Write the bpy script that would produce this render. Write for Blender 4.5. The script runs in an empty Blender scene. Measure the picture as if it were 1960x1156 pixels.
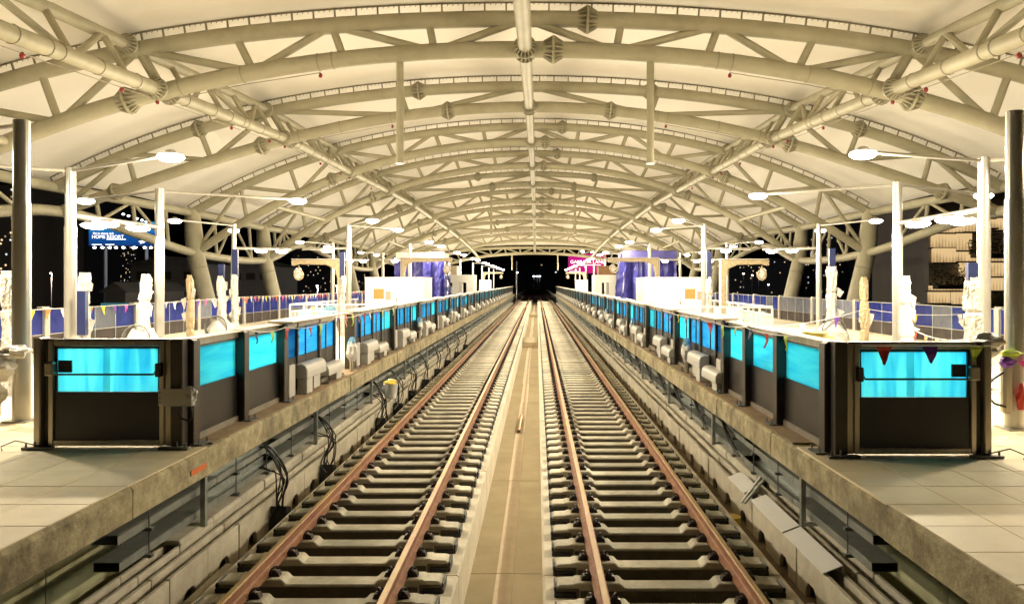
import bpy, bmesh, math, random
from mathutils import Vector, Matrix

RN = random.Random(11)
sc = bpy.context.scene
COL = sc.collection

# ---------------------------------------------------------------- camera
CX, CH, F = 0.41, 3.0, 1500.0          # camera offset, height above rail, focal length in photo pixels
VX, VY = 1028.0, 541.0                 # vanishing point of the tracks in the photo
cam = bpy.data.cameras.new("camera")
cam.sensor_width = 36.0
cam.lens = 36.0 * F / 1960.0
cam.shift_x = (980.0 - VX) / 1960.0
cam.shift_y = (VY - 578.0) / 1960.0
cam.clip_start, cam.clip_end = 0.1, 5000
camo = bpy.data.objects.new("camera", cam)
COL.objects.link(camo)
camo.location = (CX, 0, CH)
camo.rotation_euler = (math.radians(90), 0, 0)
sc.camera = camo

# ---------------------------------------------------------------- night sky
wd = bpy.data.worlds.new("World")
sc.world = wd
wd.use_nodes = True
nt = wd.node_tree
sky = nt.nodes.new("ShaderNodeTexSky")
sky.sky_type = 'NISHITA'
sky.sun_disc = False
sky.sun_elevation = math.radians(-6)
sky.sun_rotation = math.radians(200)
bg = nt.nodes["Background"]
bg.inputs[1].default_value = 0.1
nt.links.new(sky.outputs[0], bg.inputs[0])

# ---------------------------------------------------------------- exposure and sampling
vs = sc.view_settings
vs.view_transform = 'Standard'
vs.look = 'None'
vs.exposure = 0.0
vs.gamma = 1.0
sc.render.engine = 'CYCLES'
cy = sc.cycles
cy.use_denoising = True
try:
    cy.denoiser = 'OPENIMAGEDENOISE'
except Exception:
    pass
cy.max_bounces = 7
cy.diffuse_bounces = 5
cy.glossy_bounces = 3
cy.transmission_bounces = 4
cy.transparent_max_bounces = 16
cy.caustics_reflective = False
cy.caustics_refractive = False
cy.sample_clamp_indirect = 6.0
try:
    cy.use_light_tree = True
except Exception:
    pass
LAMP_W = 295.0
GLOBE = 4.7
DISH = 0.38
LAMP_COL = (1.0, 0.86, 0.62)

# ================================================================ materials
MATS = {}


def mat(name, c, c2=None, scale=2.0, rough=0.6, metal=0.0, bump=0.0, bscale=30.0, grime=0.0, gcol=(0.05, 0.04, 0.03),
        gscale=0.7, rnd=0.0, stretch=(1, 1, 1), spec=0.5):
    m = bpy.data.materials.new(name)
    m.use_nodes = True
    t = m.node_tree
    b = t.nodes["Principled BSDF"]
    b.inputs["Roughness"].default_value = rough
    b.inputs["Metallic"].default_value = metal
    b.inputs["Specular IOR Level"].default_value = spec
    geo = t.nodes.new("ShaderNodeNewGeometry")
    mp = t.nodes.new("ShaderNodeMapping")
    mp.inputs["Scale"].default_value = stretch
    t.links.new(geo.outputs["Position"], mp.inputs["Vector"])
    if c2 is None:
        c2 = tuple(x * 0.86 for x in c)
    n = t.nodes.new("ShaderNodeTexNoise")
    n.inputs["Scale"].default_value = scale
    n.inputs["Detail"].default_value = 8
    n.inputs["Roughness"].default_value = 0.62
    t.links.new(mp.outputs[0], n.inputs["Vector"])
    r = t.nodes.new("ShaderNodeValToRGB")
    r.color_ramp.elements[0].position = 0.35
    r.color_ramp.elements[1].position = 0.68
    r.color_ramp.elements[0].color = (*c2, 1)
    r.color_ramp.elements[1].color = (*c, 1)
    t.links.new(n.outputs[0], r.inputs[0])
    out = r.outputs[0]
    if grime > 0:
        g = t.nodes.new("ShaderNodeTexNoise")
        g.inputs["Scale"].default_value = gscale
        g.inputs["Detail"].default_value = 10
        g.inputs["Roughness"].default_value = 0.7
        t.links.new(mp.outputs[0], g.inputs["Vector"])
        gr = t.nodes.new("ShaderNodeMapRange")
        gr.inputs[1].default_value = 0.48
        gr.inputs[2].default_value = 0.72
        gr.inputs[4].default_value = grime
        t.links.new(g.outputs[0], gr.inputs[0])
        mx = t.nodes.new("ShaderNodeMixRGB")
        mx.inputs[2].default_value = (*gcol, 1)
        t.links.new(gr.outputs[0], mx.inputs[0])
        t.links.new(out, mx.inputs[1])
        out = mx.outputs[0]
    if rnd > 0:
        oi = t.nodes.new("ShaderNodeObjectInfo")
        mr = t.nodes.new("ShaderNodeMapRange")
        mr.inputs[3].default_value = 1 - rnd
        mr.inputs[4].default_value = 1 + rnd * 0.5
        t.links.new(oi.outputs["Random"], mr.inputs[0])
        hs = t.nodes.new("ShaderNodeHueSaturation")
        t.links.new(mr.outputs[0], hs.inputs["Value"])
        t.links.new(out, hs.inputs["Color"])
        out = hs.outputs[0]
    t.links.new(out, b.inputs["Base Color"])
    if bump > 0:
        n2 = t.nodes.new("ShaderNodeTexNoise")
        n2.inputs["Scale"].default_value = bscale
        n2.inputs["Detail"].default_value = 6
        t.links.new(mp.outputs[0], n2.inputs["Vector"])
        bp = t.nodes.new("ShaderNodeBump")
        bp.inputs["Strength"].default_value = bump
        bp.inputs["Distance"].default_value = 0.02
        t.links.new(n2.outputs[0], bp.inputs["Height"])
        t.links.new(bp.outputs[0], b.inputs["Normal"])
    MATS[name] = m
    return m


def emis(name, c, s, sample=False):
    m = bpy.data.materials.new(name)
    m.use_nodes = True
    t = m.node_tree
    t.nodes.remove(t.nodes["Principled BSDF"])
    e = t.nodes.new("ShaderNodeEmission")
    e.inputs[0].default_value = (*c, 1)
    e.inputs[1].default_value = s
    t.links.new(e.outputs[0], t.nodes["Material Output"].inputs[0])
    if not sample:
        m.cycles.emission_sampling = 'NONE'
    MATS[name] = m
    return m


def film(name, c, c2, trans=0.35, stretch=(1, 1, 1), scale=3.0):
    """plastic protective film on glass: lets light through, scatters most of it"""
    m = bpy.data.materials.new(name)
    m.use_nodes = True
    t = m.node_tree
    t.nodes.remove(t.nodes["Principled BSDF"])
    geo = t.nodes.new("ShaderNodeNewGeometry")
    mp = t.nodes.new("ShaderNodeMapping")
    mp.inputs["Scale"].default_value = stretch
    t.links.new(geo.outputs["Position"], mp.inputs["Vector"])
    n = t.nodes.new("ShaderNodeTexNoise")
    n.inputs["Scale"].default_value = scale
    n.inputs["Detail"].default_value = 7
    n.inputs["Distortion"].default_value = 0.6
    t.links.new(mp.outputs[0], n.inputs["Vector"])
    r = t.nodes.new("ShaderNodeValToRGB")
    r.color_ramp.elements[0].position = 0.32
    r.color_ramp.elements[1].position = 0.60
    r.color_ramp.elements[0].color = (*c2, 1)
    r.color_ramp.elements[1].color = (*c, 1)
    t.links.new(n.outputs[0], r.inputs[0])
    tl = t.nodes.new("ShaderNodeBsdfTranslucent")
    tp = t.nodes.new("ShaderNodeBsdfTransparent")
    df = t.nodes.new("ShaderNodeBsdfDiffuse")
    gl = t.nodes.new("ShaderNodeBsdfGlossy")
    gl.inputs["Roughness"].default_value = 0.12
    for s in (tl, tp, df):
        t.links.new(r.outputs[0], s.inputs["Color"])
    a = t.nodes.new("ShaderNodeMixShader")
    a.inputs[0].default_value = trans
    t.links.new(tl.outputs[0], a.inputs[1])
    t.links.new(tp.outputs[0], a.inputs[2])
    b = t.nodes.new("ShaderNodeMixShader")
    b.inputs[0].default_value = 0.12
    t.links.new(a.outputs[0], b.inputs[1])
    t.links.new(df.outputs[0], b.inputs[2])
    d = t.nodes.new("ShaderNodeMixShader")
    d.inputs[0].default_value = 0.04
    t.links.new(b.outputs[0], d.inputs[1])
    t.links.new(gl.outputs[0], d.inputs[2])
    t.links.new(d.outputs[0], t.nodes["Material Output"].inputs[0])
    MATS[name] = m
    return m


M = MATS
mat("ceiling", (0.80, 0.76, 0.68), (0.76, 0.72, 0.63), 0.5, 0.65)
mat("steel_cream", (0.345, 0.318, 0.222), (0.295, 0.27, 0.182), 1.2, 0.55, grime=0.28, gcol=(0.13, 0.11, 0.07), gscale=1.5, spec=0.25)
mat("steel_pole", (0.52, 0.50, 0.45), (0.47, 0.45, 0.40), 1.5, 0.28, 0.55)
mat("bracket", (0.22, 0.19, 0.13), None, 4, 0.6)
mat("concrete", (0.56, 0.50, 0.38), (0.40, 0.35, 0.25), 3.0, 0.85, bump=0.35, bscale=22, grime=0.45, gcol=(0.16, 0.13, 0.08), gscale=1.1)
mat("concrete_slab", (0.80, 0.74, 0.61), (0.66, 0.60, 0.48), 5, 0.85, bump=0.35, bscale=26, grime=0.3, gcol=(0.25, 0.20, 0.12), gscale=0.9)
mat("concrete_fascia", (0.54, 0.47, 0.29), (0.26, 0.215, 0.125), 6, 0.9, bump=0.6, bscale=28, grime=0.85, gcol=(0.09, 0.075, 0.05), gscale=1.3)
mat("channel_floor", (0.42, 0.35, 0.22), (0.34, 0.28, 0.17), 1.5, 0.9, bump=0.3, bscale=40, grime=0.25, gcol=(0.28, 0.22, 0.12), gscale=0.6)
mat("mortar_strip", (0.74, 0.63, 0.49), (0.66, 0.55, 0.42), 4, 0.9, bump=0.2)
mat("sleeper", (0.74, 0.69, 0.56), (0.57, 0.53, 0.42), 7, 0.8, bump=0.3, bscale=40, grime=0.35, gcol=(0.22, 0.19, 0.13), gscale=2.5, rnd=0.28)
mat("shade_sleeve", (0.20, 0.17, 0.115), (0.13, 0.11, 0.075), 5, 0.8, bump=0.3, grime=0.4, gcol=(0.16, 0.13, 0.08), gscale=3)  # dark tone standing in for the shade on the sleeper sides
mat("rubber", (0.018, 0.017, 0.016), None, 6, 0.55, bump=0.2)
mat("rail_rust", (0.40, 0.19, 0.105), (0.25, 0.10, 0.055), 6, 0.62, 0.15, bump=0.4, bscale=60, grime=0.5, gcol=(0.42, 0.27, 0.05), gscale=1.6)
mat("rail_top", (0.46, 0.33, 0.14), (0.40, 0.22, 0.11), 1.6, 0.5, 0.25, bump=0.2, bscale=80, grime=0.75, gcol=(0.46, 0.34, 0.05), gscale=0.5)
mat("clip", (0.035, 0.02, 0.016), (0.02, 0.012, 0.01), 9, 0.42, 0.4)
mat("tile", (0.80, 0.69, 0.47), (0.71, 0.60, 0.40), 3, 0.55, bump=0.12, bscale=60, grime=0.35, gcol=(0.40, 0.33, 0.22), gscale=0.9, rnd=0.1)
mat("paving", (0.64, 0.60, 0.51), (0.56, 0.52, 0.44), 2, 0.6, grime=0.2, gcol=(0.4, 0.35, 0.25))
mat("ledge", (0.34, 0.24, 0.14), (0.25, 0.17, 0.10), 4, 0.95, bump=0.4, bscale=30, grime=0.4, gcol=(0.45, 0.38, 0.25))
mat("under_wall", (0.62, 0.61, 0.38), (0.50, 0.49, 0.29), 1.4, 0.85, bump=0.2, grime=0.5, gcol=(0.2, 0.19, 0.11), gscale=1.2)
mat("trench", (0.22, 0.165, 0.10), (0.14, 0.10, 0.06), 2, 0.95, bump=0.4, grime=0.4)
mat("galvanised", (0.50, 0.53, 0.50), (0.36, 0.39, 0.37), 5, 0.42, 0.7, bump=0.1, grime=0.3, gcol=(0.2, 0.2, 0.17))
mat("galv_dark", (0.20, 0.21, 0.20), (0.12, 0.12, 0.12), 5, 0.5, 0.6)
mat("trough", (0.66, 0.61, 0.49), (0.52, 0.47, 0.37), 4, 0.85, bump=0.35, bscale=24, grime=0.35, gcol=(0.2, 0.17, 0.11), rnd=0.12)
mat("stainless", (0.50, 0.45, 0.36), (0.38, 0.34, 0.27), 2, 0.30, 0.85, bump=0.05, bscale=200, stretch=(8, 8, 1))
mat("sill", (0.26, 0.22, 0.16), (0.18, 0.15, 0.11), 3, 0.5, 0.4)
mat("dark_frame", (0.085, 0.072, 0.055), (0.06, 0.05, 0.04), 3, 0.38, 0.6)
mat("black_panel", (0.018, 0.016, 0.014), (0.012, 0.011, 0.010), 2, 0.33, 0.1)
mat("cap_cream", (0.62, 0.54, 0.42), (0.52, 0.45, 0.34), 3, 0.55, 0.1, grime=0.2, gcol=(0.3, 0.22, 0.12))
mat("box_grey", (0.58, 0.56, 0.51), (0.52, 0.50, 0.45), 3, 0.5, bump=0.05, grime=0.2, gcol=(0.3, 0.26, 0.2))
mat("white_plastic", (0.62, 0.60, 0.56), (0.45, 0.43, 0.39), 9, 0.35, bump=0.9, bscale=16)
mat("wrap_cream", (0.42, 0.34, 0.21), (0.30, 0.23, 0.13), 8, 0.45, bump=0.9, bscale=14)
mat("white_paint", (0.85, 0.84, 0.81), (0.82, 0.80, 0.77), 1, 0.5)
mat("navy", (0.018, 0.026, 0.10), (0.012, 0.018, 0.07), 3, 0.35)
mat("cable", (0.013, 0.013, 0.013), None, 5, 0.45)
mat("copper_tube", (0.45, 0.27, 0.13), None, 5, 0.5, 0.5)
mat("tarp", (0.032, 0.030, 0.19), (0.018, 0.017, 0.12), 4, 0.32, bump=0.5, bscale=7)
mat("tarp_dark", (0.07, 0.065, 0.28), (0.05, 0.045, 0.2), 4, 0.35, bump=0.4, bscale=7)
mat("green_paint", (0.04, 0.30, 0.03), None, 3, 0.5)
mat("lime", (0.30, 0.62, 0.08), None, 3, 0.5)
mat("orange", (0.75, 0.17, 0.03), (0.62, 0.12, 0.02), 9, 0.6)
mat("yellow_plastic", (0.80, 0.60, 0.10), (0.65, 0.45, 0.06), 6, 0.45, bump=0.6, bscale=12)
mat("bucket", (0.75, 0.73, 0.66), (0.5, 0.5, 0.5), 6, 0.4)
mat("red", (0.22, 0.012, 0.01), None, 3, 0.4)
mat("alu_white", (0.88, 0.87, 0.84), (0.83, 0.82, 0.79), 2, 0.4, 0.0)
mat("wood", (0.30, 0.16, 0.07), (0.22, 0.11, 0.05), 5, 0.7)
mat("asphalt", (0.05, 0.05, 0.05), (0.035, 0.035, 0.035), 0.2, 0.9)
mat("tower_dark", (0.18, 0.18, 0.20), (0.13, 0.13, 0.15), 0.05, 0.8)
mat("tower_brown", (0.28, 0.23, 0.19), (0.2, 0.17, 0.14), 0.05, 0.8)
mat("shed_grey", (0.22, 0.21, 0.20), (0.16, 0.15, 0.15), 0.1, 0.8)
mat("leaf", (0.055, 0.085, 0.03), (0.03, 0.05, 0.015), 3, 0.6)
mat("mullion", (0.05, 0.04, 0.03), None, 1, 0.6)
FLAGC = {"yellow": (0.80, 0.68, 0.03), "lime": (0.50, 0.66, 0.06), "red": (0.55, 0.05, 0.04), "orange": (0.80, 0.22, 0.05),
         "pink": (0.75, 0.06, 0.35), "purple": (0.16, 0.04, 0.38), "blue": (0.12, 0.35, 0.62), "white": (0.75, 0.74, 0.70),
         "navy": (0.03, 0.03, 0.16), "salmon": (0.75, 0.30, 0.22)}
for k_, c_ in FLAGC.items():
    m_ = mat("flag_" + k_, c_, tuple(x * 0.8 for x in c_), 12, 0.6)
film("film_cyan", (0.18, 0.80, 1.0), (0.10, 0.66, 0.96), 0.16, (0.6, 0.6, 5), 2.2)
film("film_door", (0.13, 0.55, 0.90), (0.08, 0.42, 0.78), 0.16, (0.6, 0.6, 4), 2.2)
film("film_teal", (0.05, 0.27, 0.50), (0.03, 0.18, 0.38), 0.12, (0.6, 0.6, 4), 2.2)
film("film_gate", (0.27, 0.86, 1.0), (0.10, 0.62, 0.95), 0.3, (3.5, 1, 0.5), 2.0)
film("film_pale", (0.70, 0.95, 0.95), (0.60, 0.9, 0.93), 0.3)
film("film_blue", (0.20, 0.27, 0.92), (0.12, 0.17, 0.70), 0.12, (1, 1, 1), 1.5)
film("film_grey", (0.42, 0.36, 0.33), (0.30, 0.26, 0.25), 0.45, (1, 1, 1), 1.5)
film("film_clear", (0.72, 0.74, 0.82), (0.58, 0.60, 0.74), 0.5)
film("blue_sheet", (0.45, 0.72, 0.92), (0.32, 0.60, 0.85), 0.12, (3, 3, 0.6), 4)
emis("lamp_glow", (1.0, 0.93, 0.80), 28.0)
emis("window_warm", (1.0, 0.72, 0.40), 1.6)
emis("window_white", (0.85, 0.92, 1.0), 1.4)
emis("window_dim", (1.0, 0.75, 0.45), 0.45)
emis("spark_white", (0.9, 0.95, 1.0), 14.0)
emis("spark_warm", (1.0, 0.78, 0.5), 12.0)
emis("sign_white", (1.0, 1.0, 1.0), 2.2)
emis("cyan_window", (0.2, 0.65, 0.75), 0.25)


def billboard_mat(name, c1, c2, c3, strength, ax):
    m = bpy.data.materials.new(name)
    m.use_nodes = True
    t = m.node_tree
    t.nodes.remove(t.nodes["Principled BSDF"])
    tc = t.nodes.new("ShaderNodeTexCoord")
    sp = t.nodes.new("ShaderNodeSeparateXYZ")
    t.links.new(tc.outputs["Generated"], sp.inputs[0])
    n = t.nodes.new("ShaderNodeTexNoise")
    n.inputs["Scale"].default_value = 3
    t.links.new(tc.outputs["Generated"], n.inputs["Vector"])
    ad = t.nodes.new("ShaderNodeMath")
    ad.operation = 'MULTIPLY_ADD'
    ad.inputs[1].default_value = 0.3
    t.links.new(n.outputs[0], ad.inputs[0])
    t.links.new(sp.outputs[ax], ad.inputs[2])
    r = t.nodes.new("ShaderNodeValToRGB")
    r.color_ramp.elements[0].color = (*c1, 1)
    r.color_ramp.elements[1].color = (*c3, 1)
    r.color_ramp.elements[1].position = 1.0
    e_ = r.color_ramp.elements.new(0.6)
    e_.color = (*c2, 1)
    t.links.new(ad.outputs[0], r.inputs[0])
    e = t.nodes.new("ShaderNodeEmission")
    e.inputs[1].default_value = strength
    t.links.new(r.outputs[0], e.inputs[0])
    t.links.new(e.outputs[0], t.nodes["Material Output"].inputs[0])
    m.cycles.emission_sampling = 'NONE'
    MATS[name] = m


billboard_mat("billboard_blue", (0.005, 0.03, 0.16), (0.01, 0.10, 0.36), (0.03, 0.30, 0.62), 1.0, 2)
billboard_mat("billboard_pink", (0.55, 0.02, 0.20), (0.62, 0.012, 0.26), (0.70, 0.03, 0.16), 1.0, 0)


def curtain_mat(name, strength):
    """lit pleated screen of the glowing tower: light washed down fine vertical ribs"""
    m = bpy.data.materials.new(name)
    m.use_nodes = True
    t = m.node_tree
    t.nodes.remove(t.nodes["Principled BSDF"])
    tc = t.nodes.new("ShaderNodeTexCoord")
    geo = t.nodes.new("ShaderNodeNewGeometry")
    sp = t.nodes.new("ShaderNodeSeparateXYZ")
    t.links.new(tc.outputs["Generated"], sp.inputs[0])
    w = t.nodes.new("ShaderNodeTexWave")
    w.inputs["Scale"].default_value = 0.7
    w.inputs["Distortion"].default_value = 0.6
    t.links.new(geo.outputs["Position"], w.inputs["Vector"])
    n = t.nodes.new("ShaderNodeTexNoise")
    n.inputs["Scale"].default_value = 0.5
    t.links.new(geo.outputs["Position"], n.inputs["Vector"])
    r = t.nodes.new("ShaderNodeValToRGB")
    r.color_ramp.elements[0].color = (0.40, 0.24, 0.10, 1)
    r.color_ramp.elements[1].color = (1.0, 0.69, 0.33, 1)
    a = t.nodes.new("ShaderNodeMath")
    a.operation = 'MULTIPLY_ADD'
    a.inputs[1].default_value = 0.30
    t.links.new(w.outputs[1], a.inputs[0])
    a2 = t.nodes.new("ShaderNodeMath")
    a2.operation = 'MULTIPLY_ADD'
    a2.inputs[1].default_value = 0.55
    t.links.new(sp.outputs[2], a2.inputs[0])
    t.links.new(n.outputs[0], a2.inputs[2])
    t.links.new(a2.outputs[0], a.inputs[2])
    t.links.new(a.outputs[0], r.inputs[0])
    r.color_ramp.elements[0].position = 0.42
    r.color_ramp.elements[1].position = 1.0
    e = t.nodes.new("ShaderNodeEmission")
    e.inputs[1].default_value = strength
    t.links.new(r.outputs[0], e.inputs[0])
    t.links.new(e.outputs[0], t.nodes["Material Output"].inputs[0])
    m.cycles.emission_sampling = 'NONE'
    MATS[name] = m


curtain_mat("curtain_glow", 0.8)

# ================================================================ mesh helpers


class MB:
    def __init__(self):
        self.v = []
        self.f = []

    def add(self, vs_, fs):
        o = len(self.v)
        self.v += [tuple(p) for p in vs_]
        self.f += [tuple(i + o for i in f) for f in fs]
        return self

    def box(self, x0, x1, y0, y1, z0, z1):
        if x0 > x1:
            x0, x1 = x1, x0
        return self.add([(x0, y0, z0), (x1, y0, z0), (x1, y1, z0), (x0, y1, z0), (x0, y0, z1), (x1, y0, z1), (x1, y1, z1), (x0, y1, z1)],
                        [(0, 3, 2, 1), (4, 5, 6, 7), (0, 1, 5, 4), (1, 2, 6, 5), (2, 3, 7, 6), (3, 0, 4, 7)])

    def beam(self, p0, p1, w, h, up=(0, 0, 1)):
        p0, p1 = Vector(p0), Vector(p1)
        d = (p1 - p0).normalized()
        u = Vector(up)
        s = d.cross(u)
        if s.length < 1e-4:
            s = d.cross(Vector((1, 0, 0)))
        s.normalize()
        u = s.cross(d)
        vs_ = []
        for p in (p0, p1):
            for a, b in ((-1, -1), (1, -1), (1, 1), (-1, 1)):
                vs_.append(p + s * a * w / 2 + u * b * h / 2)
        return self.add(vs_, [(3, 2, 1, 0), (4, 5, 6, 7), (0, 1, 5, 4), (1, 2, 6, 5), (2, 3, 7, 6), (3, 0, 4, 7)])

    def tube(self, pts, r, n=8, caps=True):
        pts = [Vector(p) for p in pts]
        m = len(pts)
        rs = r if isinstance(r, (list, tuple)) else [r] * m
        ref = None
        o = len(self.v)
        for i, p in enumerate(pts):
            d = (pts[min(i + 1, m - 1)] - pts[max(i - 1, 0)])
            if d.length < 1e-9:
                d = Vector((0, 0, 1))
            d.normalize()
            if ref is None:
                ref = Vector((0, 0, 1)) if abs(d.z) < 0.9 else Vector((1, 0, 0))
            s = d.cross(ref)
            if s.length < 1e-3:
                s = d.orthogonal()
            s.normalize()
            u = s.cross(d).normalized()
            ref = u
            for k in range(n):
                a = 2 * math.pi * k / n
                self.v.append(tuple(p + (s * math.cos(a) + u * math.sin(a)) * rs[i]))
        for i in range(m - 1):
            for k in range(n):
                a, b = o + i * n + k, o + i * n + (k + 1) % n
                self.f.append((a, b, b + n, a + n))
        if caps:
            self.f.append(tuple(o + k for k in range(n))[::-1])
            self.f.append(tuple(o + (m - 1) * n + k for k in range(n)))
        return self

    def prism(self, poly, axis, a, b):
        """extrude a 2-D outline: axis 'y' takes (x,z), axis 'x' takes (y,z), axis 'z' takes (x,y)"""
        n = len(poly)

        def mk(p, t):
            if axis == 'y':
                return (p[0], t, p[1])
            if axis == 'x':
                return (t, p[0], p[1])
            return (p[0], p[1], t)
        return self.add([mk(p, a) for p in poly] + [mk(p, b) for p in poly],
                        [tuple(range(n))[::-1], tuple(range(n, 2 * n))] + [(i, (i + 1) % n, n + (i + 1) % n, n + i) for i in range(n)])

    def lathe(self, prof, n, c=(0, 0, 0), d=(0, 0, 1)):
        d = Vector(d).normalized()
        s = d.orthogonal().normalized()
        u = d.cross(s)
        c = Vector(c)
        o = len(self.v)
        for r, z in prof:
            for k in range(n):
                a = 2 * math.pi * k / n
                self.v.append(tuple(c + d * z + (s * math.cos(a) + u * math.sin(a)) * r))
        for i in range(len(prof) - 1):
            for k in range(n):
                a, b = o + i * n + k, o + i * n + (k + 1) % n
                self.f.append((a, b, b + n, a + n))
        self.f.append(tuple(o + k for k in range(n))[::-1])
        self.f.append(tuple(o + (len(prof) - 1) * n + k for k in range(n)))
        return self

    def quad(self, a, b, c, d):
        return self.add([a, b, c, d], [(0, 1, 2, 3)])

    def mesh(self, name, m, smooth=False, bevel=0.0, off=None):
        me = bpy.data.meshes.new(name)
        v = self.v
        if off is not None:
            v = [(p[0] - off[0], p[1] - off[1], p[2] - off[2]) for p in v]
        me.from_pydata(v, [], self.f)
        if bevel > 0:
            bm = bmesh.new()
            bm.from_mesh(me)
            bmesh.ops.remove_doubles(bm, verts=bm.verts, dist=1e-5)
            es = [e for e in bm.edges if len(e.link_faces) == 2 and e.calc_face_angle(0) > 0.5]
            bmesh.ops.bevel(bm, geom=es, offset=bevel, segments=1, affect='EDGES', clamp_overlap=True)
            bm.to_mesh(me)
            bm.free()
        if smooth:
            me.polygons.foreach_set("use_smooth", [True] * len(me.polygons))
            try:
                me.set_sharp_from_angle(angle=math.radians(40))
            except Exception:
                pass
        mm = M[m] if isinstance(m, str) else m
        me.materials.append(mm)
        me.update()
        return me


ORG = {}


def thing(name, loc, label, cat, group=None, kind=None):
    o = bpy.data.objects.new(name, None)
    o.empty_display_size = 0.2
    COL.objects.link(o)
    o.location = loc
    ORG[o.name] = Vector(loc)
    tag(o, label, cat, group, kind)
    return o


def tag(o, label=None, cat=None, group=None, kind=None):
    if label:
        o["label"] = label
    if cat:
        o["category"] = cat
    if group:
        o["group"] = group
    if kind:
        o["kind"] = kind
    return o


def part(name, mb, m, parent=None, smooth=False, bevel=0.0, label=None, kind=None):
    """mb holds world coordinates; the mesh is stored relative to its thing"""
    off = ORG[parent.name] if parent is not None else None
    me = mb.mesh(name, m, smooth, bevel, off)
    o = bpy.data.objects.new(name, me)
    COL.objects.link(o)
    if parent is not None:
        o.parent = parent
        ORG[o.name] = off
    else:
        ORG[o.name] = Vector((0, 0, 0))
    tag(o, label, None, None, kind)
    return o


def inst(name, me, parent, loc, rot=None, scale=None, label=None):
    """a piece that shares its mesh; loc is in world coordinates"""
    o = bpy.data.objects.new(name, me)
    COL.objects.link(o)
    l = Vector(loc)
    if parent is not None:
        o.parent = parent
        l = l - ORG[parent.name]
    o.location = l
    if rot is not None:
        o.rotation_euler = rot
    if scale is not None:
        o.scale = scale
    ORG[o.name] = Vector(loc)
    if label:
        o["label"] = label
    return o


def solo(name, mb, m, label, cat, group=None, kind=None, loc=None, smooth=False, bevel=0.0):
    loc = Vector(loc) if loc is not None else Vector((0, 0, 0))
    me = mb.mesh(name, m, smooth, bevel, loc)
    o = bpy.data.objects.new(name, me)
    COL.objects.link(o)
    o.location = loc
    ORG[o.name] = loc
    tag(o, label, cat, group, kind)
    return o


def P(px, py, d):
    """photo pixel at depth d -> world"""
    return Vector((CX + (px - VX) * d / F, d, CH - (py - VY) * d / F))


def text_mesh(body, size, m, extrude=0.02):
    cu = bpy.data.curves.new("lettering", 'FONT')
    cu.body = body
    cu.size = size
    cu.extrude = extrude
    cu.resolution_u = 3
    ob = bpy.data.objects.new("lettering_tmp", cu)
    COL.objects.link(ob)
    dg = bpy.context.evaluated_depsgraph_get()
    me = bpy.data.meshes.new_from_object(ob.evaluated_get(dg))
    bpy.data.objects.remove(ob)
    bpy.data.curves.remove(cu)
    me.materials.clear()
    me.materials.append(M[m])
    return me


ORD = ["first", "second", "third", "fourth", "fifth", "sixth", "seventh", "eighth", "ninth", "tenth", "eleventh", "twelfth",
       "thirteenth", "fourteenth", "fifteenth", "sixteenth", "seventeenth", "eighteenth", "nineteenth", "twentieth",
       "twenty-first", "twenty-second", "twenty-third", "twenty-fourth", "twenty-fifth", "twenty-sixth"]
SIDE = {-1: "left", 1: "right"}

# ================================================================ the setting
PZ = 1.09                 # platform level above rail
EDGE = 3.415              # platform edge from the centre line
PSD = 3.75                # line of the screen doors
FEN = 12.85               # outer glass fence
YEND = 134.0
PITCH = 4.8

solo("ground", MB().box(-1500, 1500, -200, 3000, -8.6, -8.5), "asphalt", None, None, kind="structure")

bed = solo("track_bed", MB().box(-4.9, 4.9, 2, 190, -1.3, -0.75 - 0.004).box(-0.48, 0.48, 2, 190, -0.9 - 0.4, -0.9), "trench", None, None, kind="structure")
# the trench block must not fill the drain channel: build it as three bodies
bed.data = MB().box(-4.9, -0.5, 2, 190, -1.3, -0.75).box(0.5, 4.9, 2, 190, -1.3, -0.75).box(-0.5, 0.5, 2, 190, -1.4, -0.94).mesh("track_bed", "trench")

SEG = 4.93
bedm = {sg: MB().box(sg * 0.865, sg * 2.795, 0, SEG - 0.035, -0.505, -0.494).mesh("recess_shade", "trench") for sg in (-1, 1)}  # dark sheet added between the sleepers to cut bounced light and deepen the shade
chan = MB().box(-0.485, 0.485, 0, SEG - 0.02, -0.94, -0.90).mesh("channel_panel", "channel_floor")
strip = MB().box(-0.11, 0.11, 0, SEG - 0.02, 0, 0.004).mesh("mortar_strip", "mortar_strip")
slab_me = {}
for sg in (-1, 1):
    slab_me[sg] = MB().prism([(sg * 0.48, -0.95), (sg * 3.22, -0.95), (sg * 3.22, -0.37), (sg * 3.17, -0.32), (sg * 2.86, -0.32), (sg * 2.80, -0.50), (sg * 0.86, -0.50), (sg * 0.80, -0.32), (sg * 0.50, -0.32), (sg * 0.48, -0.34)], 'y', 0, SEG - 0.035).mesh("slab_segment", "concrete_slab")
y = 8.92 - 2 * SEG + 0.005
while y < 150:
    for sg in (-1, 1):
        inst("slab_segment", slab_me[sg], bed, (0, y, RN.uniform(-0.004, 0.004)))
        inst("recess_shade", bedm[sg], bed, (0, y, 0))
    inst("channel_panel", chan, bed, (0, y + 1.6, 0))
    inst("mortar_strip", strip, bed, (RN.uniform(-0.045, -0.01), y + 1.6, -0.90))
    y += SEG
# cross beams bridging the drain channel
for yy in (47.0, 88.0):
    part("channel_bridge", MB().prism([(-0.47, -0.89), (0.47, -0.89), (0.47, -0.62), (0.43, -0.58), (-0.43, -0.58), (-0.47, -0.62)], 'y', yy, yy + 4.5), "channel_floor", bed)

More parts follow.
